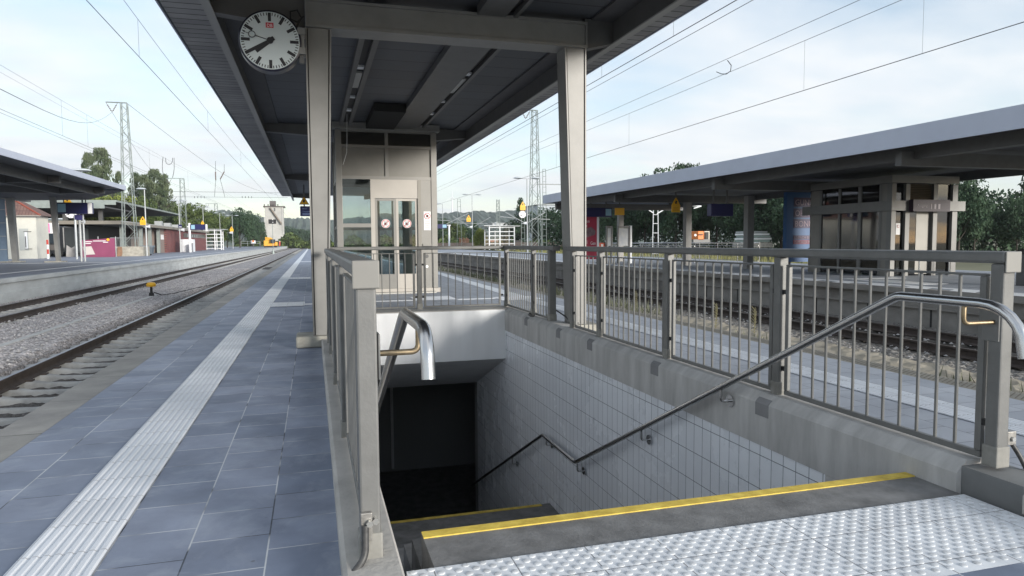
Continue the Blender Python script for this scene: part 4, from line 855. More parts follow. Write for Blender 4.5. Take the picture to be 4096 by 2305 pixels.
arms('long horizontal bar reaching right from the tall lattice mast', [(P_(2150, 737, 75), P_(2300, 739, 75))], .06, lamp_m)
def lamp(u, vtop, y, label, double=True, vbase=None, zb=0.0, arm=1.05):
    p = W(u, vtop, 1, y); t = thing('platform_lamp', label, 'lamp post', (p.x, y, zb), 'pale platform lamp posts')
    MB().bar((p.x, y, zb), (p.x, y, p.z - .1), .075, 8, r2=.05).to('pole', lamp_m, t, smooth=True)
    for s in ((-1, 1) if double == True else (double,)):
        c = (p.x + s * arm, y, p.z)
        MB().lathe([(.10, -.12), (.50, -.06), (.46, .0), (.28, .07), (.05, .10)], c, 14).to('lamp_head', mat('lamp_shade_pale', (.52, .56, .58), .4), t, smooth=True)
        MB().bar((p.x, y, p.z - .1), (c[0], y, p.z - .04), .035, 6).to('arm', lamp_m, t)
    return t
lamp(577, 755, 80, 'lamp post at left carrying the yellow warning plate, beside the grey bin', -1, arm=.3)
lamp(714, 802, 112, 'lamp post at left in front of the dark red brick building', 1, arm=.7)
lamp(811, 828, 150, 'lamp post rising behind the left departure board', 1, arm=.8)
lamp(878, 852, 185, 'thin lamp post above the open left shelter', 1, arm=.9)
lamp(928, 862, 190, 'lamp post with yellow plate beyond the left shelter', 1, arm=1.1)
lamp(323, 680, 57, 'lamp head peeping over the left platform roof', 1, arm=.2)
lamp(2108, 712, 70, 'double headed lamp post at right beside the platform clock', True, arm=1.0)
lamp(1888, 778, 110, 'double headed lamp post in the middle distance with small yellow plate', True, arm=1.1)
lamp(1770, 815, 130, 'single lamp post close to the right edge of the near lift', -1, arm=.7)
def sp(u, v, y, s, label, group=None):
    p = W(u, v, 1, y); return warn_sign(p.x, y - .3, p.z, s, 'warning_sign', label)
sp(574, 886, 80, .60, 'yellow triangle and plate on the lamp post by the grey bin')
sp(811, 893, 150, .6, 'small yellow triangle above the left departure board')
sp(927, 918, 190, .9, 'yellow plate on the far left lamp post')
sp(2088, 827, 70, .62, 'yellow triangle and plate above the small platform clock at right')
sp(1873, 876, 110, .75, 'yellow triangle and plate on the middle distance double lamp post')
p = W(270, 812, 1, 60); warn_sign(p.x, 60, p.z, .6, 'warning_sign', 'yellow triangle showing above the wide dark blue board at far left')
def small_clock(u, v, y, r, label):
    p = W(u, v, 1, y); t = thing('platform_clock', label, 'clock', (p.x, y, p.z))
    MB().lathe([(r, 0), (r, .25)], (p.x, y, p.z), 28, 'y').to('case', mat('clock_case', (0, 0, 0)), t); MB().lathe([(r * .95, -.01), (r * .95, 0)], (p.x, y, p.z), 28, 'y').to('dial', whitep, t)
    q = MB()
    for k in range(12): a = R(30 * k); q.bar((p.x + math.sin(a) * r * .75, y - .02, p.z + math.cos(a) * r * .75), (p.x + math.sin(a) * r * .92, y - .02, p.z + math.cos(a) * r * .92), r * .04, 4)
    q.to('hour_marks', ink, t); q = MB(); q.bar((p.x, y - .03, p.z), (p.x + math.sin(R(240)) * r * .85, y - .03, p.z + math.cos(R(240)) * r * .85), r * .05, 4); q.to('minute_hand', ink, t); MB().bar((p.x, y - .035, p.z), (p.x + math.sin(R(228)) * r * .55, y - .035, p.z + math.cos(R(228)) * r * .55), r * .06, 4).to('hour_hand', ink, t)
    MB().bar((p.x + r, y + .1, p.z), (p.x + r + .35, y + .1, p.z), .04, 6).to('bracket', lamp_m, t)
    return t
small_clock(2090, 858, 70, .40, 'small round white clock under the yellow sign at right of centre')
small_clock(283, 852, 66, .46, 'white clock half hidden below the wide dark blue board at far left')
# speakers
for u, v, y, lb_ in ((593, 907, 80, 'white loudspeaker on the lamp post by the grey bin'), (730, 920, 112, 'white loudspeaker on the lamp post before the brick building'), (2100, 893, 70, 'white loudspeakers below the small platform clock'), (1884, 909, 110, 'white loudspeaker on the middle distance double lamp post'), (925, 931, 190, 'white loudspeaker under the far left yellow plate'), (332, 887, 57, 'white loudspeaker on a pole in front of the magenta banner')):
    p = W(u, v, 1, y); t = thing('loudspeaker', lb_, 'loudspeaker', p); s = y / 90
    MB().lathe([(.08 * s, -.2 * s), (.16 * s, 0), (.22 * s, .18 * s)], p, 10, 'x').to('horn', white_paint, t, smooth=True); MB().bar((p.x - .5 * s, y, p.z - .05), (p.x, y, p.z - .05), .04, 5).to('bracket', lamp_m, t)
# ================================================================== LEFT PLATFORM
t = thing('platform_roof', 'flat roof with pale fascia over the left platform, cut by the picture edge', 'platform roof', (-15, 40, 0))
bx(-11.05, -11.0, 20, 47.9, 4.55, 4.82).to('fascia', fascia_m, t); bx(-22, -11.05, 47.86, 47.9, 4.6, 4.9).to('fascia', fascia_m, t)
bx(-22, -11.051, 20, 47.85, 4.62, 4.75).to('roof_deck', steel_d, t)
for x in (-12.4, -14.2): bx(x - .15, x, 20, 47.5, 4.2, 4.615).to('edge_beam', steel_d, t)
bx(-21.4, -20.9, 20, 62, 4.55, 4.95).to('edge_beam', steel_d, t)
for y in (31, 39, 46.5): bx(-21.9, -11.9, y, y + .3, 4.25, 4.6).to('cross_beam', steel_d, t)
MB().prism([(-11.05, 47.9), (-16.0, 58.5), (-22, 60.5), (-22, 47.9)], 2, 4.56, 4.80).to('roof_end', roof_dk, t)
for u0, u1, y in ((20, 62, 57), (196, 230, 55.5)):
    a, b = W(u0, 790, 1, y), W(u1, 1050, 1, y)
    c = MB().prism([(a.x, 4.6), (b.x + (.02), 4.6), (b.x + .12, 0.05), (a.x + .22, 0.05)], 1, y, y + .4).to('column', column_m, t); bx(a.x - .4, b.x + .4, y - .3, y + .7, .001, .08).to('plinth', mat('pale_grout', (0, 0, 0)), c)
p0, p1 = W(0, 780, 1, 57.5), W(27, 1050, 1, 57.5)
t = thing('glazed_wall', 'blue-grey panelled shelter wall cut by the left picture edge', 'wall', (p1.x, 57.6, 0)); bx(p0.x - 3, p1.x, 57.7, 57.8, .05, 4.5).to('panel', mat('blue_grey_panel', (.15, .21, .29), .3, var=.08), t)
for k in range(4): bx(p0.x - 3, p1.x, 57.66, 57.69, .9 + k * .95, .94 + k * .95).to('panel_joint', lamp_m, t)
# little white house with tiled hip roof
t = thing('brick_house', 'small cream rendered house with a red edged tiled roof behind the left platform columns', 'house', (-26, 72, 0))
hx0, hx1, hy = -33, W(151, 1030, 1, 71.5).x, 71.5
bx(hx0, hx1, hy, hy + 3, 0, 3.85).to('wall', render_w, t)
rv = [(hx0 - .4, hy - .4, 3.87), (hx1 + .5, hy - .4, 3.87), (hx1 + .5, hy + 3.4, 3.87), (hx0 - .4, hy + 3.4, 3.87), (hx0 + 3, hy + 1.5, 6.4), (hx1 - 3.6, hy + 1.5, 6.4)]
MB().add(rv, [(0, 1, 5, 4), (1, 2, 5), (2, 3, 4, 5), (3, 0, 4), (3, 2, 1, 0)]).to('roof', rooftile, t)
MB().bar(rv[1], rv[5], .09, 6).to('ridge_tiles', mat('red_ridge', (.28, .075, .05), .7), t); bx(hx0 - .45, hx1 + .55, hy - .45, hy - .38, 3.78, 3.88).to('gutter', mat('gutter_grey', (.3, .27, .24), .6), t)
a, b = W(75, 915, 1, hy), W(117, 1002, 1, hy); wdw = bx(a.x, b.x, hy - .02, hy + .0, b.z, a.z).to('shutter', mat('pale_grey_render', (.46, .48, .46), .8), t)
a, b = W(98, 928, 1, hy), W(112, 995, 1, hy); bx(a.x, b.x, hy - .04, hy - .021, b.z, a.z).to('window', white_paint, t); bx(a.x - .05, b.x + .35, hy - .09, hy - .041, a.z, a.z + .05).to('lintel', steel_d, t); bx(a.x - .0, b.x + .35, hy - .09, hy - .041, b.z - .05, b.z).to('sill', steel_d, t); bx(a.x + .03, a.x + .1, hy - .06, hy - .045, b.z + .1, b.z + 1.1).to('jamb_shadow', steel_d, t)
# departures board, poles
a, b = W(222, 810, 1, 56.5), W(370, 856, 1, 56.5)
t = display(a.x, b.x, 56.5, b.z, a.z, 'wide dark blue departure board with pale square at far left', right=False, depth=.35, hang=4.5)
bx(b.x - .28, b.x, 56.47, 56.49, b.z + .02, a.z - .02).to('white_end', whitep, t)
for u, v, y, lb_ in ((300, 865, 66, 'slim grey post right of the left platform column'), (318, 870, 57, 'slim grey signpost in front of the magenta banner')):
    p = W(u, v, 1, y); t = thing('sign_post', lb_, 'post', (p.x, y, 0)); MB().bar((p.x, y, 0), (p.x, y, p.z + .6), .09, 8).to('post', lamp_m, t, smooth=True)
    if y < 60: a, b = W(300, 860, 1, y), W(332, 880, 1, y); bx(a.x, b.x, y - .14, y - .10, b.z, a.z).to('name_plate', mat('violet_blue_sign', (.07, .065, .22), .4), t)
p = W(193, 1036, 2, 0); t = thing('bollard', 'red and white banded bollard by the cream house', 'bollard', (p.x, p.y, 0))
for k in range(4): MB().bar((p.x, p.y, .42 * k), (p.x, p.y, .42 * (k + 1) - .002), .085, 10).to('band', white_paint if k % 2 == 0 else mat('bollard_red', (.6, .07, .05), .5), t)
# dark bus and pink posters behind
a, b = W(160, 895, 1, 80), W(262, 1032, 1, 80)
t = thing('bus', 'dark bus standing half hidden behind the left platform column', 'bus', (a.x, 80, 0)); bx(a.x - 1, b.x, 80, 88, .35, 3.1).to('body', mat('dark_bus_paint', (.02, .022, .026), .3, var=.3), t, bevel=.12)
bx(a.x + .2, b.x - .5, 79.97, 79.99, 1.4, 2.7).to('windscreen', mat('bus_glass', (.03, .04, .05), .1), t); bx(a.x + .1, b.x - .8, 79.965, 79.985, .7, 1.25).to('lower_band', mat('bus_brown', (.10, .09, .085), .5), t)
for xx in (a.x + .4, b.x - .6): MB().lathe([(.45, 0), (.45, .3)], (xx, 79.98, .45), 16, 'y').to('wheel', black, t)
a, b = W(155, 892, 1, 76), W(236, 934, 1, 76); t = thing('poster_wall', 'pink and white posters high up beside the cream house', 'poster', (a.x, 76, b.z)); bx(a.x, b.x, 76, 76.1, b.z, a.z).to('panel', whitep, t); c0, c1 = W(175, 892, 1, 76), W(200, 933, 1, 76); bx(c0.x, c1.x, 75.96, 75.99, c1.z + .05, c0.z - .05).to('poster', pink, t)
for k in range(3): c0 = W(158, 903 + k * 9, 1, 76); bx(c0.x, c0.x + .5, 75.96, 75.99, c0.z, c0.z + .06).to('printed_line', mat('grey_print', (.3, .3, .3), .6), t)
for xx in (a.x + .2, b.x - .2): bx(xx, xx + .1, 76.12, 76.2, 0, b.z).to('leg', steel_d, t)
a, b = W(272, 920, 1, 84), W(292, 940, 1, 84); t = thing('poster', 'small pink poster between the two slim posts', 'poster', (a.x, 84, b.z)); bx(a.x, b.x, 84, 84.1, b.z, a.z).to('panel', pink, t); bx(a.x + .2, a.x + .3, 84.1, 84.2, 0, a.z).to('leg', steel_d, t)
a, b = W(262, 985, 1, 79), W(305, 1032, 1, 79); t = thing('fence_sheet', 'crumpled grey sheet on a construction fence left of the magenta banner', 'sheet', (a.x, 79, 0)); MB().prism([(a.x, 0.02), (b.x, .02), (b.x - .1, a.z), (a.x + .5, a.z - .2), (a.x + .1, a.z + .1)], 1, 79, 79.05).to('sheet', mat('dusty_sheet', (.33, .32, .31), .8, var=.25, vscale=2), t)
# magenta banner on fence
a, b = W(322, 958, 1, 76.5), W(462, 1030, 1, 76.5)
t = thing('banner_fence', 'magenta banner with a torn white patch on a fence beside the big left mast', 'banner', (a.x, 76.5, 0))
MB().prism([(a.x, b.z), (b.x, b.z + .0), (b.x, a.z + .12), (a.x, a.z - .1)], 1, 76.5, 76.53).to('banner', magenta, t)
c0, c1 = W(330, 988, 1, 76.4), W(380, 1020, 1, 76.4); MB().prism([(c0.x, c0.z), (c1.x - .3, c0.z + .05), (c1.x, c1.z + .05), (c0.x + .1, c1.z)], 1, 76.45, 76.48).to('torn_patch', mat('torn_white', (.55, .50, .48), .8), t)
for u, v, w_ in ((338, 969, 24), (338, 976, 20), (372, 966, 40), (412, 971, 16)): c0 = W(u, v, 1, 76.45); bx(c0.x, c0.x + w_ * .0275, 76.45, 76.48, c0.z, c0.z + .07).to('lettering', whitep, t)
c0 = W(432, 959, 1, 76.45); MB().lathe([(.13, 0), (.13, .02)], (c0.x, 76.45, c0.z), 12, 'y').to('logo', yel_sign, t)
for u in (322, 392, 462): c0 = W(u, 950, 1, 76.6); MB().bar((c0.x, 76.6, 0), (c0.x, 76.6, c0.z + .1), .03, 5).to('fence_post', lamp_m, t)
q = MB()
for k in range(26): u = 440 + k * 5; c0 = W(u, 952, 1, 82); q.bar((c0.x, 82, 0.1), (c0.x, 82, c0.z), .012, 4)
t = thing('site_fence', 'wire site fence behind the concrete base of the big left mast', 'fence', (-19, 82, 0)); q.to('mesh', lamp_m, t); c0, c1 = W(440, 952, 1, 82), W(566, 952, 1, 82); MB().bar(c0, c1, .03, 5).to('top_tube', lamp_m, t); MB().bar((c0.x, 82, .12), (c1.x, 82, .12), .03, 5).to('bottom_tube', lamp_m, t)
a, b = W(466, 988, 1, 79), W(490, 1026, 1, 79); t = thing('board', 'loose brown board leaning beside the big left mast base', 'board', (a.x, 79, 0)); MB().prism([(a.x, .01), (b.x - .1, .01), (b.x, .3), (a.x + .5, a.z), (a.x + .1, a.z)], 1, 79, 79.05).to('board', mat('brown_board', (.27, .16, .10), .8, var=.2), t)
a, b = W(562, 983, 1, 84), W(610, 1022, 1, 84); t = thing('waste_container', 'slate grey wheeled waste container behind the lamp post by the brick building', 'waste container', (a.x, 84, 0)); MB().prism([(a.x + .1, .15), (b.x - .1, .15), (b.x, a.z - .2), (a.x, a.z - .2)], 1, 84, 85.1).to('body', bin_m, t); bx(a.x - .05, b.x + .05, 83.95, 85.15, a.z - .2, a.z).to('lid', mat('slate_lid', (.16, .19, .22), .5), t)
for xx in (a.x + .2, b.x - .2): MB().lathe([(.1, 0), (.1, .06)], (xx, 84.1, .1), 10, 'y').to('wheel', black, t)
# low brick building with flat roof
t = thing('station_building', 'low dark red brick building with a projecting flat roof on the left platform', 'building', (-20.5, 88, 0))
bxw = -20.5
bx(-30, bxw, 111, 150, 0, 3.45).to('wall', brick_r, t)
bx(-30, bxw - .3, 108, 110.99, 0, 3.45).to('plain_wall', mat('taupe_wall', (.24, .19, .17), .8), t)
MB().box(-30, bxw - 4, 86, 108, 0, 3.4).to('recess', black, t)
for y in (88, 97, 102, 107.3): bx(bxw - .6, bxw - .2, y, y + .4, 0, 3.5).to('pillar', galv, t)
bx(-31, bxw + .5, 84, 151, 3.5, 3.75).to('roof', mat('flat_roof_grey', (.17, .165, .155), .7), t); bx(bxw + .501, bxw + .53, 84, 151, 3.42, 3.80).to('roof_edge', mat('roof_edge_brown', (.22, .20, .17), .6), t); bx(bxw + .531, bxw + .55, 84, 151, 3.73, 3.82).to('roof_trim', mat('pale_trim', (.40, .40, .38), .6), t); bx(-31, bxw + .5, 83.9, 83.99, 3.42, 3.80).to('roof_edge', mat('roof_edge_brown', (0, 0, 0)), t)
for k in range(3): bx(-24 + .0, -23, 121 + k * 7, 122.2 + k * 7, 3.76, 4.9 - .1 * k).to('roof_vent', lamp_m, t)
bx(bxw + .005, bxw + .02, 125, 149, 2.35, 3.05).to('window_band', mat('dark_window', (.06, .055, .05), .3), t)
for k in range(5): bx(bxw + .021, bxw + .03, 128.5 + k * 2.4, 129.4 + k * 2.4, 2.45, 2.9).to('pane', mat('pale_pane', (.35, .37, .38), .3), t)
bx(bxw + .005, bxw + .05, 108.0, 109.0, 1.9, 2.6).to('notice', whitep, t) if False else bx(bxw - .29, bxw - .27, 108.6, 110.6, 1.9, 2.6).to('notice', whitep, t)
a, b = W(722, 958, 1, 116), W(773, 1007, 1, 116); t = thing('white_cabinet', 'plain white cabinet against the dark red brick building', 'cabinet', (a.x, 116, 0)); bx(a.x, b.x, 116, 118, .02, a.z).to('body', white_paint, t); bx(a.x + 1.45, a.x + 1.5, 115.97, 115.99, .1, a.z - .1).to('door_gap', steel_d, t)
a, b = W(758, 975, 1, 114.5), W(770, 1006, 1, 114.5); t = thing('small_cabinet', 'small grey box in front of the white cabinet', 'cabinet', (a.x, 114.5, 0)); bx(a.x, b.x, 114.5, 115.2, 0.0, a.z).to('body', mat('grey_box', (.22, .23, .25), .6), t); bx(a.x - .03, b.x + .03, 114.45, 115.25, a.z, a.z + .06).to('lid', steel_d, t)
a, b = W(760, 898, 1, 113), W(830, 920, 1, 113); t = display(a.x, b.x, 113, b.z, a.z, 'dark blue departure board on a white pole before the left shelter', right=False, depth=.4); bx(b.x - .25, b.x, 112.97, 112.99, b.z - .2, a.z).to('white_end', whitep, t)
c0 = W(756, 893, 1, 113); MB().bar((c0.x, 113.2, 0), (c0.x, 113.2, c0.z), .17, 8).to('pole', white_paint, t, smooth=True); MB().bar((c0.x - .3, 113.2, a.z - .35), (a.x, 113.2, a.z - .35), .1, 6).to('bracket', white_paint, t)
a, b = W(713, 899, 1, 111.5), W(728, 912, 1, 111.5); t = thing('name_sign', 'small dark blue sign on the lamp post before the brick building', 'sign', (a.x, 111.5, b.z)); bx(a.x, b.x, 111.5, 111.6, b.z, a.z).to('panel', blue_sign, t); bx(a.x + .1, b.x - .05, 111.48, 111.495, b.z + .1, b.z + .18).to('lettering', whitep, t)
def shelter(x0, x1, y0, y1, h, label, px_split, m=None, bars=5, z0=0.0):
    t = thing('platform_shelter', label, 'shelter', (x0, y0, z0)); m = m or white_paint
    MB().prism([(x0 - .9, h + .02), (x1 + .9, h - .02), (x1 + .9, h + .1), (x0 - .9, h + .16)], 1, y0 - .3, y1 + .3).to('roof', lamp_m, t)
    xs = (x0, x0 + (x1 - x0) * px_split, x1)
    for y in (y0, y1):
        for x in xs: bx(x - .08, x + .08, y - .08, y + .08, z0, h).to('post', m, t)
        for k in range(bars + 1):
            z = z0 + .3 + (h - .5 - z0) * k / bars
            for a_, b_ in zip(xs[:-1], xs[1:]): bx(a_ + .081, b_ - .081, y - .04, y + .04, z - .05, z + .05).to('glazing_bar', m, t)
    for a_, b_ in zip(xs[:-1], xs[1:]): bx(a_ + .081, b_ - .081, y1 + .05, y1 + .06, z0 + .3, h - .2).to('pane', gl, t)
    bx(x0 + .5, x1 - .5, y1 - .9, y1 - .5, z0 + .42, z0 + .48).to('bench_seat', steel_d, t)
    for xx in (x0 + .7, x1 - .7): bx(xx, xx + .08, y1 - .85, y1 - .55, z0, z0 + .419).to('bench_leg', steel_d, t)
    return t
a, b = W(816, 925, 1, 150), W(884, 925, 1, 150); shelter(a.x, b.x, 150, 153, 4.1, 'open white framed shelter at the end of the left platform', .62)
a, b = W(1957, 905, 1, 105), W(2057, 905, 1, 105); shelter(a.x, b.x, 105, 108, 3.68, 'white framed shelter on the right platform right of the near lift', .42)
a, b = W(1740, 897, 1, 118), W(1789, 914, 1, 118); t = display(a.x - 1, b.x, 118, b.z, a.z, 'dark blue departure board peeping out right of the near lift', depth=.4, name='departure_board', right=True); c0 = W(1797, 900, 1, 118); MB().bar((c0.x, 118.2, 0), (c0.x, 118.2, c0.z), .17, 8).to('pole', white_paint, t, smooth=True); MB().bar((c0.x + .3, 118.2, a.z - .2), (b.x, 118.2, a.z - .2), .1, 6).to('bracket', white_paint, t)
# the big old station roof further left
t = thing('station_roof', 'large old flat roof with dark underside beyond the left platform', 'roof', (-35, 80, 5))
MB().prism([(-60, 6.3), (-26.2, 7.15), (-26.2, 7.35), (-60, 7.3)], 1, 108, 158).to('roof_deck', roof_dk, t); bx(-60, -26.17, 107.9, 107.98, 6.75, 7.4).to('fascia', galv, t); bx(-26.19, -26.1, 108, 158, 7.15, 7.42).to('fascia', galv, t)
for x in (-34, -44, -52):
    for y in (112, 130, 148): bx(x, x + .5, y, y + .5, 0, 6.6).to('column', steel_d, t)
t = thing('station_roof', 'lower old roof with grey fascia between the cream house and the big mast', 'roof', (-30, 90, 4))
bx(-46, -23.5, 92, 104, 5.6, 5.75).to('roof_deck', roof_dk, t); bx(-46, -23.5, 91.9, 91.98, 5.5, 6.1).to('fascia', galv, t)
for x in (-40, -33, -25): bx(x, x + .4, 95, 95.4, 0, 5.6).to('column', steel_d, t)
# signal and yellow excavator, white tower
p = W(1093, 1010, 1, 150); t = thing('rail_signal', 'black railway signal with two small lights on a thin mast between the left tracks', 'signal', (p.x, 150, -.9)); pt = W(1093, 902, 1, 150); pb = W(1093, 878, 1, 150)
MB().bar((p.x, 150, -.9), (p.x, 150, pb.z), .06, 6).to('mast', galv, t); hd = bx(p.x - .75, p.x + .75, 149.9, 150, W(1093, 894, 1, 150).z - .1, pb.z).to('head', black, t)
for k in (-.2, .35): MB().lathe([(.09, 0), (.09, .03)], (p.x + .1, 149.85, (pb.z + W(1093, 894, 1, 150).z) / 2 + k), 8, 'y').to('light', whitep, hd)
MB().lathe([(.3, 0), (.1, .9)], (p.x, 150, -.9), 8).to('foot', galv, t)
def px_box(x0, y0, x1, y1, Y, d): a, b = W(x0, y0, 1, Y), W(x1, y1, 1, Y); return MB().box(a.x, b.x, Y, Y + d, b.z, a.z)
t = thing('excavator', 'yellow excavator parked at the far end of the left platform', 'excavator', (W(1083, 985, 1, 240).x, 240, 0))
px_box(1054, 962, 1098, 988, 240, 3).to('chassis', amber, t, bevel=.2); px_box(1060, 950, 1084, 963, 240, 2.5).to('engine_cover', amber, t, bevel=.2); px_box(1082, 958, 1100, 972, 239, 2).to('cab', mat('cab_glass', (.04, .05, .06), .2), t); px_box(1098, 968, 1110, 984, 240, 2).to('counterweight', amber, t, bevel=.2); px_box(1056, 984, 1106, 990, 239.5, 3).to('tracks', black, t); a, b = W(1060, 952, 1, 240), W(1092, 957, 1, 240); MB().bar(a, b, .25, 6).to('boom', amber, t)
for u in (1117, 1120): a, b = W(u, 966, 1, 245), W(u, 984, 1, 245); t = thing('marker_post', ('left of two' if u == 1117 else 'right of two') + ' slim red marker posts right of the yellow excavator', 'marker', (b.x, 245, b.z), 'red marker posts'); MB().bar(b, a, .12, 6).to('post', mat('marker_red', (.6, .12, .1), .6), t); MB().bar(a, a + Vector((0, 0, .15)), .13, 6).to('cap', whitep, t)
t = thing('platform_fence', 'low tubular fence with an orange marker at the end of the left platform', 'fence', (W(1000, 980, 1, 200).x, 200, 0)); q = MB()
for v in (966, 974): q.bar(W(964, v, 1, 200), W(1040, v, 1, 200), .04, 5)
q.to('rail', lamp_m, t)
for u in (964, 990, 1015, 1040): MB().bar(W(u, 985, 1, 200), W(u, 966, 1, 200), .04, 5).to('post', lamp_m, t)
px_box(1003, 963, 1022, 974, 199, .5).to('cover_sheet', white_paint, t); px_box(1009, 962, 1016, 969, 198, .2).to('orange_marker', orange, t)
tw = thing('white_tower', 'tall white silo tower with a dark roof house beyond the left tracks', 'tower', (W(1095, 950, 1, 420).x, 420, 0)); Y = 420
wt_ = mat('tower_white', (.46, .455, .43), .85, var=.12, vscale=.25)
px_box(1058, 828, 1137, 990, Y, 10).to('wall', wt_, tw); px_box(1052, 824, 1139, 829, Y - .5, 11).to('roof', mat('tower_roof', (.10, .085, .08), .8), tw); px_box(1078, 804, 1103, 823.5, Y + 2, 4).to('roof_house', mat('tower_roof_house', (.13, .115, .115), .8), tw)
for u in (1057, 1072, 1084, 1095, 1111): px_box(u - 2, 817, u + 2, 823.5, Y + 1, 1).to('chimney', mat('tower_roof', (0, 0, 0)), tw)
a, b = W(1080, 832, 1, Y - 1), W(1126, 898, 1, Y - 1); MB().bar(a, b, .55, 4).to('conveyor', mat('conveyor_brown', (.20, .17, .14), .8), tw)
px_box(1096, 832, 1101, 845, Y - .3, .2).to('window', steel_d, tw); px_box(1127, 830, 1130, 940, Y - .4, .3).to('downpipe', lamp_m, tw); px_box(1056, 868, 1068, 990, Y - 1.5, 1).to('lower_annexe', wt_, tw)
# wind turbine on the hill
t = thing('wind_turbine', 'white wind turbine on the hill right of the near lift', 'wind turbine', (0, 0, 0)); Y = 1500; a, b = W(1808, 850, 1, Y), W(1808, 790, 1, Y); MB().bar(a, b, 1.7, 8, r2=1.0).to('tower', white_paint, t, smooth=True)
for ang in (2, 122, 242): d = Vector((math.sin(R(ang)), 0, math.cos(R(ang)))); MB().bar(b + Vector((0, -3, 0)), b + Vector((0, -3, 0)) + d * 17, .9, 5, r2=.2).to('blade', white_paint, t)
# orange work machine beyond the right platform, vehicles
t = thing('work_machine', 'orange rail maintenance machine on a siding seen under the right roof', 'work machine', (W(2820, 980, 1, 60).x, 60, -.9))
px_box(2792, 925, 2815, 962, 60, 1.5).to('cab', orange, t, bevel=.05); px_box(2818, 925, 2838, 965, 60.2, 1.3).to('mast_frame', mat('cream_metal', (.5, .45, .36), .5), t); px_box(2822, 929, 2834, 962, 60.1, .05).to('dark_gap', black, t); px_box(2774, 958, 2840, 975, 60, 2).to('chassis', steel_d, t); px_box(2796, 937, 2812, 941, 59.9, .08).to('window', black, t)
a = W(2782, 941, 1, 59.5); MB().lathe([(.12, 0), (.12, .06)], a, 10, 'y').to('work_light', whitep, t); MB().box(W(2774, 958, 1, 60).x, W(2840, 958, 1, 60).x, 60, 62, -.9, .6).to('wheels', black, t)
t = thing('timber_stack', 'stack of pale wrapped building panels beyond the right platform', 'stack', (W(3040, 980, 1, 70).x, 70, -.9))
for k, (a_, b_, mm) in enumerate(((3003, 3070, lamp_m), (3000, 3078, white_paint), (3005, 3082, mat('pale_green_pack', (.30, .38, .36), .5)), (2998, 3086, white_paint), (3001, 3080, mat('pale_green_pack', (0, 0, 0))))): px_box(a_, 925 + k * 9, b_, 932 + k * 9, 70 + .01 * k, 3).to('panel_pack', mm, t)
px_box(2990, 971, 3090, 990, 70, 3).to('plinth', conc, t)
t = thing('freight_wagon', 'dark empty freight wagon with rusty stakes right of the near lift', 'wagon', (W(1830, 970, 1, 150).x, 150, -.9)); px_box(1745, 972, 2300, 985, 150, 2.8).to('chassis', mat('wagon_brown', (.075, .06, .055), .8, var=.3), t)
for k in range(9): px_box(1838 + k * 4.5, 950 + (k % 3) * 3, 1840 + k * 4.5, 972, 150, .2).to('stake', mat('rusty_stake', (.20, .09, .06), .8), t)
for k in range(10): a = W(1770 + k * 55, 986, 1, 150); MB().lathe([(.5, 0), (.5, .3)], (a.x, 149.6, -.45), 12, 'y').to('wheel', black, t)
px_box(1955, 960, 1992, 968, 152, .5).to('load', mat('faded_red_load', (.36, .14, .11), .8), t); px_box(2060, 962, 2090, 972, 151, 1).to('load', black, t)
t = thing('industrial_hall', 'pale flat hall on the hillside behind the shelter', 'building', (W(1990, 880, 1, 700).x, 700, 0)); px_box(1970, 893, 2040, 905, 700, 20).to('wall', mat('hall_white', (.5, .52, .54), .8), t); px_box(1983, 888, 1990, 900, 690, 5).to('silo', white_paint, t); px_box(1966, 892, 2044, 893.5, 699, 22).to('roof', lamp_m, t)
t = thing('industrial_hall', 'large pale hall roof above the trees behind the tall right mast', 'building', (W(2240, 850, 1, 260).x, 260, 0)); px_box(2150, 820, 2420, 960, 260, 30).to('wall', mat('hall_blue_white', (.42, .47, .52), .6), t); px_box(2145, 818, 2425, 821, 259, 32).to('roof', lamp_m, t)
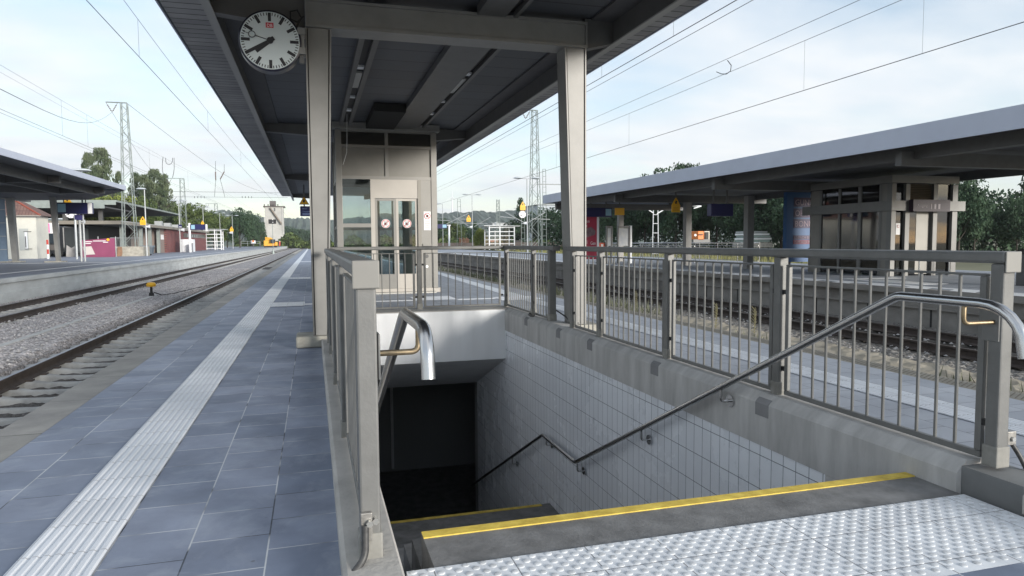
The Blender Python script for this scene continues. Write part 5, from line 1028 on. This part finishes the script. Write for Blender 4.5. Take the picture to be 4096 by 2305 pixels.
# ================================================================== TREES
def crown_mesh(name, kind, m, n=5200, leaf=.34):
    """leaf-sized faces gathered in clumps inside a unit crown: height 0..1, radius about .5 (scaled later)"""
    r = np.random.default_rng(abs(hash(name)) % 1000 if False else sum(map(ord, name)))
    C = []
    if kind == 'poplar':
        for k in range(300):
            h = r.uniform(.02, 1.0); rad = .40 * math.sin(math.pi * min(1, .10 + h * .86)) ** .55; a = r.uniform(0, 6.28); q = rad * math.sqrt(r.uniform(.0, 1)); C.append((q * math.cos(a), q * math.sin(a), h - .05, .075, .5))
    elif kind == 'pine':
        for k in range(60):
            h = r.uniform(.05, 1.0); rad = .5 * (1 - h * .85); a = r.uniform(0, 6.28); q = rad * math.sqrt(r.uniform(.2, 1)); C.append((q * math.cos(a), q * math.sin(a), h, .10, .5))
    else:
        for k in range(64):
            a = r.uniform(0, 6.28); e = r.uniform(-.75, 1.0); s = r.uniform(.45, 1.0) ** .6; rr = math.sqrt(max(0, 1 - e * e)); bulge = r.uniform(.82, 1.1)
            C.append((.40 * s * rr * math.cos(a) * bulge, .40 * s * rr * math.sin(a) * bulge, .53 + .42 * s * e * bulge, r.uniform(.09, .16), .8))
    per = n // len(C); vs = []; 
    for cx_, cy_, cz_, cr, asp in C:
        p = r.normal(size=(per, 3)); p /= np.linalg.norm(p, axis=1)[:, None]; p *= (r.uniform(.35, 1, per) ** .5)[:, None] * cr; p[:, 2] *= asp
        c = np.array([cx_, cy_, cz_]) + p
        u = r.normal(size=(per, 3)); u /= np.linalg.norm(u, axis=1)[:, None]; w2 = np.cross(u, r.normal(size=(per, 3))); w2 /= np.linalg.norm(w2, axis=1)[:, None]
        s = leaf * r.uniform(.6, 1.3, per)[:, None] * .06
        vs.append(np.stack([c - u * s, c + w2 * s * .6, c + u * s, c - w2 * s * .6], 1))
    V = np.concatenate(vs).reshape(-1, 3); F = np.arange(len(V)).reshape(-1, 4)
    me = bpy.data.meshes.new(name); me.from_pydata(V.tolist(), [], F.tolist()); me.materials.append(m); return me
def trunk_mesh(top=.75, r=.025):
    q = MB(); q.bar((0, 0, -.0), (0, 0, top), r, 8, r2=r * .3); rr = random.Random(3)
    for k in range(9):
        h = .25 + .05 * k; a = k * 2.4; q.bar((0, 0, h), (.26 * math.cos(a), .26 * math.sin(a), h + .22), r * .38, 5, r2=r * .1)
    me = bpy.data.meshes.new('trunk'); me.from_pydata(q.v, [], q.f); me.materials.append(bark); return me
CM = {}
for nm, kd, mm, n_ in (('round_dark', 'round', leaf_dark, 9000), ('round_mid', 'round', leaf_mid, 9000), ('round_lime', 'round', leaf_lime, 7000), ('poplar', 'poplar', leaf_pop, 13000), ('pine', 'pine', leaf_dark, 5000), ('round_dark_b', 'round', leaf_dark, 9000), ('round_mid_b', 'round', leaf_mid, 8000)):
    CM[nm] = crown_mesh(nm, kd, mm, n_, leaf=.30 if kd == 'poplar' else .34)
TM = trunk_mesh()
def tree(x, y, h, w_, kind, label, zb=-.9, name='tree', group=None):
    t = thing(name, label, 'tree', (x, y, zb), group)
    c = bpy.data.objects.new('crown', CM[kind]); COL.objects.link(c); c.parent = t; c.scale = (w_, w_, h * (.94 if kind != 'poplar' else 1)); c.location = (0, 0, h * .05); c.rotation_euler = (0, 0, random.uniform(0, 6.28))
    k = bpy.data.objects.new('trunk', TM); COL.objects.link(k); k.parent = t; k.scale = (h * .6, h * .6, h * .85)
    return t
def tree_px(u, vtop, wpx, Y, kind, label, name='tree', group=None):
    p = W(u, vtop, 1, Y); sc = W(u + wpx / 2, vtop, 1, Y).x - W(u - wpx / 2, vtop, 1, Y).x
    return tree(p.x, Y, p.z + .9, sc * 1.1, kind, label, name=name, group=group)
PG = 'poplars behind the left platform'
for u, v, w_, lb_ in ((350, 622, 74, 'slim leftmost poplar rising over the left roof'), (402, 605, 118, 'largest poplar, left of the big left mast'), (472, 695, 50, 'narrow low poplar just left of the big left mast'), (545, 700, 84, 'poplar directly right of the big left mast'), (578, 708, 66, 'small poplar between the mast and the twin poplars'), (615, 686, 92, 'left poplar of the twin pair at mid left'), (652, 706, 80, 'right poplar of the twin pair at mid left')):
    tree_px(u, v, w_ * 1.25, 190 + (u % 7) * 3, 'poplar', lb_, name='poplar_tree', group=PG)
for i, (u, v, w_, Y, kd, lb_) in enumerate(((360, 752, 210, 162, 'round_lime', 'yellow-green bushy tree above the departure board at far left'), (465, 757, 200, 164, 'round_lime', 'yellow-green bushy tree behind the big left mast'), (560, 785, 170, 168, 'round_mid', 'green tree right of the big left mast above the old roof'), (90, 790, 120, 170, 'round_mid', 'dark treetop between the left platform columns'),
        (690, 800, 150, 200, 'round_mid', 'olive tree above the flat roof of the brick building'), (765, 798, 165, 185, 'round_mid_b', 'large round green tree behind the left departure board'), (850, 842, 140, 215, 'round_mid', 'olive brown tree behind the left shelter'), (905, 856, 110, 235, 'round_lime', 'yellowish tree left of the second left mast'), (955, 830, 130, 225, 'round_dark', 'dark green tree behind the second left mast'), (1005, 842, 100, 300, 'round_dark', 'dark tree standing left of the white tower'), (1040, 885, 60, 310, 'round_dark_b', 'dark tree in front of the white tower foot'),
        (1150, 905, 120, 500, 'round_dark', 'dark tree right of the white tower'), (1200, 912, 110, 520, 'round_dark_b', 'dark tree beyond the tracks left of the roof column'), (1250, 918, 110, 540, 'round_dark', 'dark far tree hidden partly by the left column'),
        (620, 905, 120, 190, 'round_dark', 'dark shrubby tree under the old flat roof at left'), (350, 900, 90, 160, 'round_mid', 'green shrubby tree seen through the lower old roof'))):
    tree_px(u, v, w_, Y, kd, lb_)
for i, (u, v, w_, Y, kd, lb_) in enumerate(((1750, 868, 110, 200, 'round_dark_b', 'dark tree right beside the near lift edge'), (1800, 885, 130, 210, 'round_mid', 'green tree behind the small blue departure board'), (1860, 895, 110, 230, 'round_dark', 'dark tree behind the middle distance lamp post'), (1900, 890, 60, 200, 'pine', 'dark pointed tree right of the middle distance lamp'), (1922, 905, 58, 112, 'round_lime', 'bright yellow-green bush left of the white framed shelter'),
        (2082, 795, 80, 160, 'pine', 'dark pine standing behind the small platform clock'), (2130, 845, 120, 165, 'round_dark', 'dark tree behind the tall right lattice mast'), (2210, 835, 120, 160, 'round_dark_b', 'dark tree right of the narrow ladder mast'), (2290, 840, 130, 150, 'round_dark', 'dark tree hidden behind the right roof column'), (2400, 820, 160, 150, 'round_dark_b', 'dark tree behind the crimson poster'), (2040, 880, 90, 170, 'round_dark', 'dark tree behind the white framed shelter'))):
    tree_px(u, v, w_, Y, kd, lb_)
# dense wood behind the right platform: separate trees
GR = 'trees of the dense wood behind the right platform'
wood = [(2480, 760, 92), (2580, 722, 88), (2625, 668, 84), (2705, 655, 84), (2790, 640, 84), (2870, 690, 80), (2960, 700, 76), (3040, 700, 72), (3130, 690, 70), (3230, 690, 66), (3330, 680, 64), (3440, 690, 62), (3560, 690, 60), (3660, 690, 58), (3760, 715, 56), (3845, 682, 54), (3905, 760, 54), (3990, 830, 56), (4075, 790, 58), (4150, 640, 58), (4300, 640, 56)]
WL_ = ['dark tree right behind the crimson poster case', 'dark tree behind the small yellow hanging sign', 'dark tree behind the white armed ladder mast', 'left one of the treetops showing above the right fascia', 'right one of the treetops showing above the right fascia', 'dark tree behind the orange work machine', 'dark tree behind the dim violet sign box', 'dark tree above the stacked pale panels', 'dark tree just left of the bright blue board', 'dark tree hidden behind the bright blue board', 'dark tree seen through the left panes of the second lift', 'dark tree seen through the middle panes of the second lift', 'dark tree behind the near corner of the second lift', 'dark tree behind the brass louvre of the second lift', 'dark tree just past the right edge of the second lift', 'tall dark tree right of the second lift, crown against the sky', 'dark tree below the sky gap right of the second lift', 'low dark tree behind the near right railing post', 'dark tree at the right picture edge', 'wispy tree at the top of the right picture edge', 'outermost dark tree beyond the right picture edge']
for k, (u, v, Y) in enumerate(wood):
    tree_px(u, v, 4200 / Y * 3.6 if k < 15 else {15: 150, 16: 120, 17: 130, 18: 110, 19: 120, 20: 260}[k], Y + (k % 3) * 2, ('round_dark', 'round_dark_b', 'round_dark')[k % 3], WL_[k], group=GR)
# underwood
uw = MB(); rr = np.random.default_rng(5)
n_ = 26000; t_ = rr.uniform(0, 1, n_); yy_ = 130 - 85 * t_ ; 
lx0 = np.array([W(2350, 975, 1, 1.0).x, W(4300, 975, 1, 1.0).x])
us = rr.uniform(2150, 4400, n_); V = []
for u, q in zip(us, rr.uniform(0, 1, n_)):
    Y = 104 - 44 * min(1, (u - 2150) / 1800) + q * 9 - 2; ray = (u - 2048) / FPX; x = Y * math.tan(math.atan2(AX[0] * ray - AX[2], AY[0] * ray - AY[2]) if False else math.atan2(M3[0][0] * ray - M3[0][2], M3[1][0] * ray - M3[1][2]) * 1.0) if False else W(u, 980, 1, Y).x
    z = -.9 + rr.uniform(0, 1) ** 1.1 * 7.5; d = rr.normal(size=3); d /= np.linalg.norm(d); e = np.cross(d, rr.normal(size=3)); e /= np.linalg.norm(e); s = rr.uniform(.16, .34); c = np.array([x, Y, z]); V += [tuple(c - d * s), tuple(c + e * s * .6), tuple(c + d * s), tuple(c - e * s * .6)]
uw.v = V; uw.f = [(i, i + 1, i + 2, i + 3) for i in range(0, len(V), 4)]
uw.to('underwood', leaf_dark, kind='stuff', label='dark undergrowth filling the wood behind the right platform', cat='undergrowth', fix=False)
V = []
for u in rr.uniform(940, 2350, 16000):
    Y = 330 if u < 1320 else 190; Y += rr.uniform(-12, 20); x = W(u, 980, 1, Y).x; top = 7 if u < 1320 else 4.2
    z = -.9 + rr.uniform(0, 1) * top * (.7 + .3 * math.sin(u * .05)); d = rr.normal(size=3); d /= np.linalg.norm(d); e = np.cross(d, rr.normal(size=3)); e /= np.linalg.norm(e); s = rr.uniform(.5, .9) * Y / 260; c = np.array([x, Y, z]); V += [tuple(c - d * s), tuple(c + e * s * .6), tuple(c + d * s), tuple(c - e * s * .6)]
q = MB(); q.v = V; q.f = [(i, i + 1, i + 2, i + 3) for i in range(0, len(V), 4)]; q.to('distant_hedge', leaf_mid, kind='stuff', label='belt of distant bushes along the horizon', cat='bushes', fix=False)
# ================================================================== GRASS AND WEEDS ON THE RIGHT
V = []
def blade(x, y, z, h, lean, w_):
    a = random.uniform(0, 6.28); dx, dy = math.cos(a), math.sin(a)
    V.extend([(x - dy * w_, y + dx * w_, z), (x + dy * w_, y - dx * w_, z), (x + dx * lean, y + dy * lean, z + h)])
for k in range(4800):
    y = 5 + 55 * random.random() ** 1.3; c = 6.6 + 2.9 * random.random() if random.random() < .7 else 8.9 + random.random() * 1.0
    dens = math.sin(y * .9 + c) + math.sin(y * .37 + 1.3 * c)
    if y < 16 and dens < .35: continue
    if dens < -.9: continue
    blade(c, y, -.88, random.uniform(.06, .30) * (1.3 if y > 14 else .8), random.uniform(.02, .12), .008 + y * .0006)
q = MB(); q.v = V; q.f = [(i, i + 1, i + 2) for i in range(0, len(V), 3)]; q.to('weeds', mat('dry_green_weeds', (.08, .10, .05), .8, col2=(.20, .20, .14), vscale=1.6), kind='stuff', label='dry grass and weeds between our platform and the old right track', cat='weeds', fix=False)
for k, (y, x) in enumerate(((13.0, 9.3), (14.2, 9.1), (24, 9.2), (25, 9.4), (18.6, 9.2))):
    t = thing('tall_weed', ['tall dry weed left of the nearest right railing panel middle', 'taller dry weed beside it in the right track verge', 'dry weed seen through the bars below the lift corner', 'dry weed next to the thick railing post', 'lone dry weed seen through the middle railing panel'][k], 'weed', (x, y, -.9), 'tall dry weeds by the old track'); V = []; h = .55
    s = MB(); s.bar((x, y, -.9), (x + .05, y, -.9 + h), .008, 4)
    for j in range(26): z = -.85 + h * j / 26; a = j * 2.1; s.bar((x, y, z), (x + .09 * math.cos(a) * (1 - j / 40), y + .09 * math.sin(a), z + .07), .006, 3)
    s.to('stem', mat('dry_stem', (.24, .22, .12), .8), t)
q = MB(); V = []
for k in range(9000):
    y = 36 + 60 * random.random(); x = random.uniform(24.3, 34); blade(x, y, -.9, random.uniform(.3, 1.3), .15, .04)
q.v = V; q.f = [(i, i + 1, i + 2) for i in range(0, len(V), 3)]; q.to('tall_grass', mat('yellow_green_grass', (.16, .17, .05), .8, col2=(.32, .30, .12), vscale=.5), kind='stuff', label='tall yellowish grass beyond the right platform', cat='grass', fix=False)
# ================================================================== HILLS
def hill(pts, Y, depth, name):
    """pts: (u, v) skyline; real slope that rises away from us"""
    m = MB(); xs = []; rr = random.Random(4); P = []
    for i in range(len(pts) - 1):
        (u0, v0), (u1, v1) = pts[i], pts[i + 1]
        for k in range(14): f = k / 14; P.append((u0 + (u1 - u0) * f, v0 + (v1 - v0) * f + rr.uniform(-1.6, 1.6)))
    P.append(pts[-1]); rows = 9; vs = []
    for j in range(rows):
        f = j / (rows - 1)
        for u, v in P:
            top = W(u, v, 1, Y); x = top.x; z = -1 + (top.z + 1) * math.sin(f * math.pi / 2); vs.append((x * (1 - .22 * (1 - f)), Y - depth * (1 - f) + rr.uniform(-8, 8) * (0 < j < rows - 1), z + rr.uniform(-3, 3) * (0 < j < rows - 1)))
    for u, v in P: top = W(u, v, 1, Y); vs.append((top.x, Y + 200, -1))
    n = len(P); m.add(vs, [(j * n + i, j * n + i + 1, (j + 1) * n + i + 1, (j + 1) * n + i) for j in range(rows) for i in range(n - 1)])
    return m.to(name, hill_m, kind='structure')
hill([(-700, 900), (300, 880), (700, 862), (900, 846), (960, 852), (1010, 862), (1080, 878), (1150, 876), (1240, 878), (1340, 882), (1500, 868)], 1700, 600, 'hills')
hill([(1500, 862), (1700, 858), (1790, 856), (1880, 850), (1960, 855), (2010, 850), (2060, 846), (2200, 852), (2500, 860), (3200, 870), (4600, 880)], 1550, 600, 'hills')
# ================================================================== OVERHEAD WIRES
wire_m = mat('overhead_wire_metal', (.055, .06, .065), .6, .3)
def line_(label, x, zc, zm, sag, y0=4, y1=300, period=70, ph=0, r=.009, dy=(), twin=None, name='overhead_line'):
    t = thing(name, label, 'overhead line', (x, y0, zc)); a = MB(); ys = np.linspace(y0, y1, 60)
    a.tube([(x, y, zc) for y in (y0, y1)], r * .7, 5); a.to('contact_wire', wire_m, t)
    if zm:
        f = lambda y: zm - sag * math.sin(math.pi * (((y - ph) / period) % 1.0)); a = MB(); a.tube([(x, y, f(y)) for y in ys], r * .5, 5); a.to('messenger_wire', wire_m, t)
        for y in dy: MB().bar((x, y, zc), (x, y, f(y)), .0032, 4).to('dropper', wire_m, t)
    return t
line_('overhead line above the nearest left track, crossing the sky steeply', -3.68, 5.46, 7.05, .85, y0=10, period=78, ph=-9, r=.010, dy=(17.7, 28.5, 41))
line_('overhead line above the second left track, lower one at left', -9.05, 5.36, 7.05, .35, y0=14, period=78, ph=-6, dy=(30.3, 33.4, 45, 58))
line_('parallel overhead line beside the second left track wire', -9.35, 5.38, 7.10, .45, y0=14, period=78, ph=-6, r=.007)
line_('thick lower overhead line crossing the upper right sky next to the near roof', 7.0, 5.26, 7.4, .9, y0=6, period=80, ph=-20, r=.012, dy=(12.54, 16.08, 22))
line_('thin overhead line just below the thick one in the right sky', 7.0, 5.11, None, 0, y0=6, r=.008)
line_('highest pair of thin overhead wires over the old right track', 11.9, 6.55, None, 0, y0=6, r=.009)
line_('lowest overhead line on the right, with droppers up to a curved messenger', 11.9, 4.93, 6.35, .22, y0=6, period=60, ph=-7, r=.012, dy=(11.29, 14.78, 24.7, 33))
t = thing('feeder_wire', 'sagging feeder wire running to the top arm of the big left mast', 'wire', (-9, 25, 6)); pts = []
pa, pb = W(0, 356, 1, 27), Vector((-19.6, 81, 14.9))
for k in range(13): f = k / 12; p = pa.lerp(pb, f); p.z -= 1.1 * math.sin(math.pi * f); pts.append(p)
MB().tube(pts, .012, 5).to('wire', wire_m, t)
pc = Vector((-27.6, 155, 13.6)); pts = []
for k in range(13): f = k / 12; p = pb.lerp(pc, f); p.z -= 1.6 * math.sin(math.pi * f); pts.append(p)
MB().tube(pts, .016, 5).to('wire', wire_m, t)
t = thing('feeder_wire', 'sagging wire from the big left mast top towards the far masts', 'wire', (-18, 81, 15)); pts = []; pb, pc = Vector((-18.2, 81, 15.9)), Vector((-9, 200, 14.6))
for k in range(13): f = k / 12; p = pb.lerp(pc, f); p.z -= 2.2 * math.sin(math.pi * f); pts.append(p)
MB().tube(pts, .02, 5).to('wire', wire_m, t)
for (u0, v0, Y0, u1, v1, Y1, lb_) in ((655, 766, 110, 1120, 772, 110, 'cross wire between the left masts high above the left tracks'), (640, 787, 150, 1150, 791, 150, 'lower cross wire between the left masts')):
    t = thing('cross_wire', lb_, 'wire', (0, Y0, 8)); a, b = W(u0, v0, 1, Y0), W(u1, v1, 1, Y1); MB().bar(a, b, .022, 5).to('wire', wire_m, t)
    for u in (800, 990) if Y0 == 150 else (): 
        c = W(u, v0 + 2, 1, Y0); q = MB()
        for k in range(4): q.bar(c + Vector((k * .6 - 1, 0, -.18)), c + Vector((k * .6 - 1, 0, .18)), .06, 5)
        q.to('insulator', wire_m, t)
p = W(860, 760, 1, 90); t = thing('wire_insulator', 'dark hanging insulator pair on the wires at mid left', 'insulator', p)
for u0, v0, u1, v1 in ((862, 688, 863, 722), (897, 687, 881, 717)): MB().bar(W(u0, v0, 1, 90), W(u1, v1, 1, 90), .07, 6).to('insulator', mat('insulator_brown', (0, 0, 0)), t)
MB().bar(W(863, 722, 1, 90), W(858, 787, 1, 90), .02, 4).to('wire', wire_m, t); MB().bar(W(881, 717, 1, 90), W(900, 790, 1, 90), .02, 4).to('wire', wire_m, t); MB().bar(W(862, 688, 1, 90), W(862, 645, 1, 90), .02, 4).to('wire', wire_m, t); MB().bar(W(897, 687, 1, 90), W(897, 658, 1, 90), .02, 4).to('wire', wire_m, t)
t = thing('wire_loop', 'loose loops of wire hanging from the lines beside the twin poplars', 'wire', W(668, 640, 1, 60)); 
for pts in (((652, 628), (648, 670), (655, 715)), ((696, 632), (697, 680), (690, 712)), ((662, 632), (664, 655), (680, 660), (690, 648), (690, 632))): MB().tube([W(u, v, 1, 60) for u, v in pts], .02, 5, fillet=.6).to('wire', wire_m, t)
t = thing('wire_loop', 'small curved jumper wire on the right overhead lines', 'wire', W(2908, 250, 0, 11.9)); MB().tube([W(u, v, 0, 11.9) for u, v in ((2910, 242), (2925, 262), (2922, 285), (2905, 297), (2885, 296), (2866, 288))], .012, 6).to('wire', wire_m, t, smooth=True)
a = W(3653, 0, 0, 11.9)

# ================================================================== HAZE
hz = MB().box(-2900, 2900, -320, 2400, -2.6, 170)
hm = bpy.data.materials.new('haze'); hm.use_nodes = True; nt = hm.node_tree
for q in list(nt.nodes): nt.nodes.remove(q)
o_ = nt.nodes.new('ShaderNodeOutputMaterial'); pv = nt.nodes.new('ShaderNodeVolumePrincipled'); pv.inputs['Color'].default_value = (.93, .96, 1.0, 1); pv.inputs['Density'].default_value = .00018; pv.inputs['Anisotropy'].default_value = .2
nt.links.new(pv.outputs[0], o_.inputs['Volume'])
hz.to('haze', hm, kind='stuff', label='thin pale haze over the whole station', cat='haze')
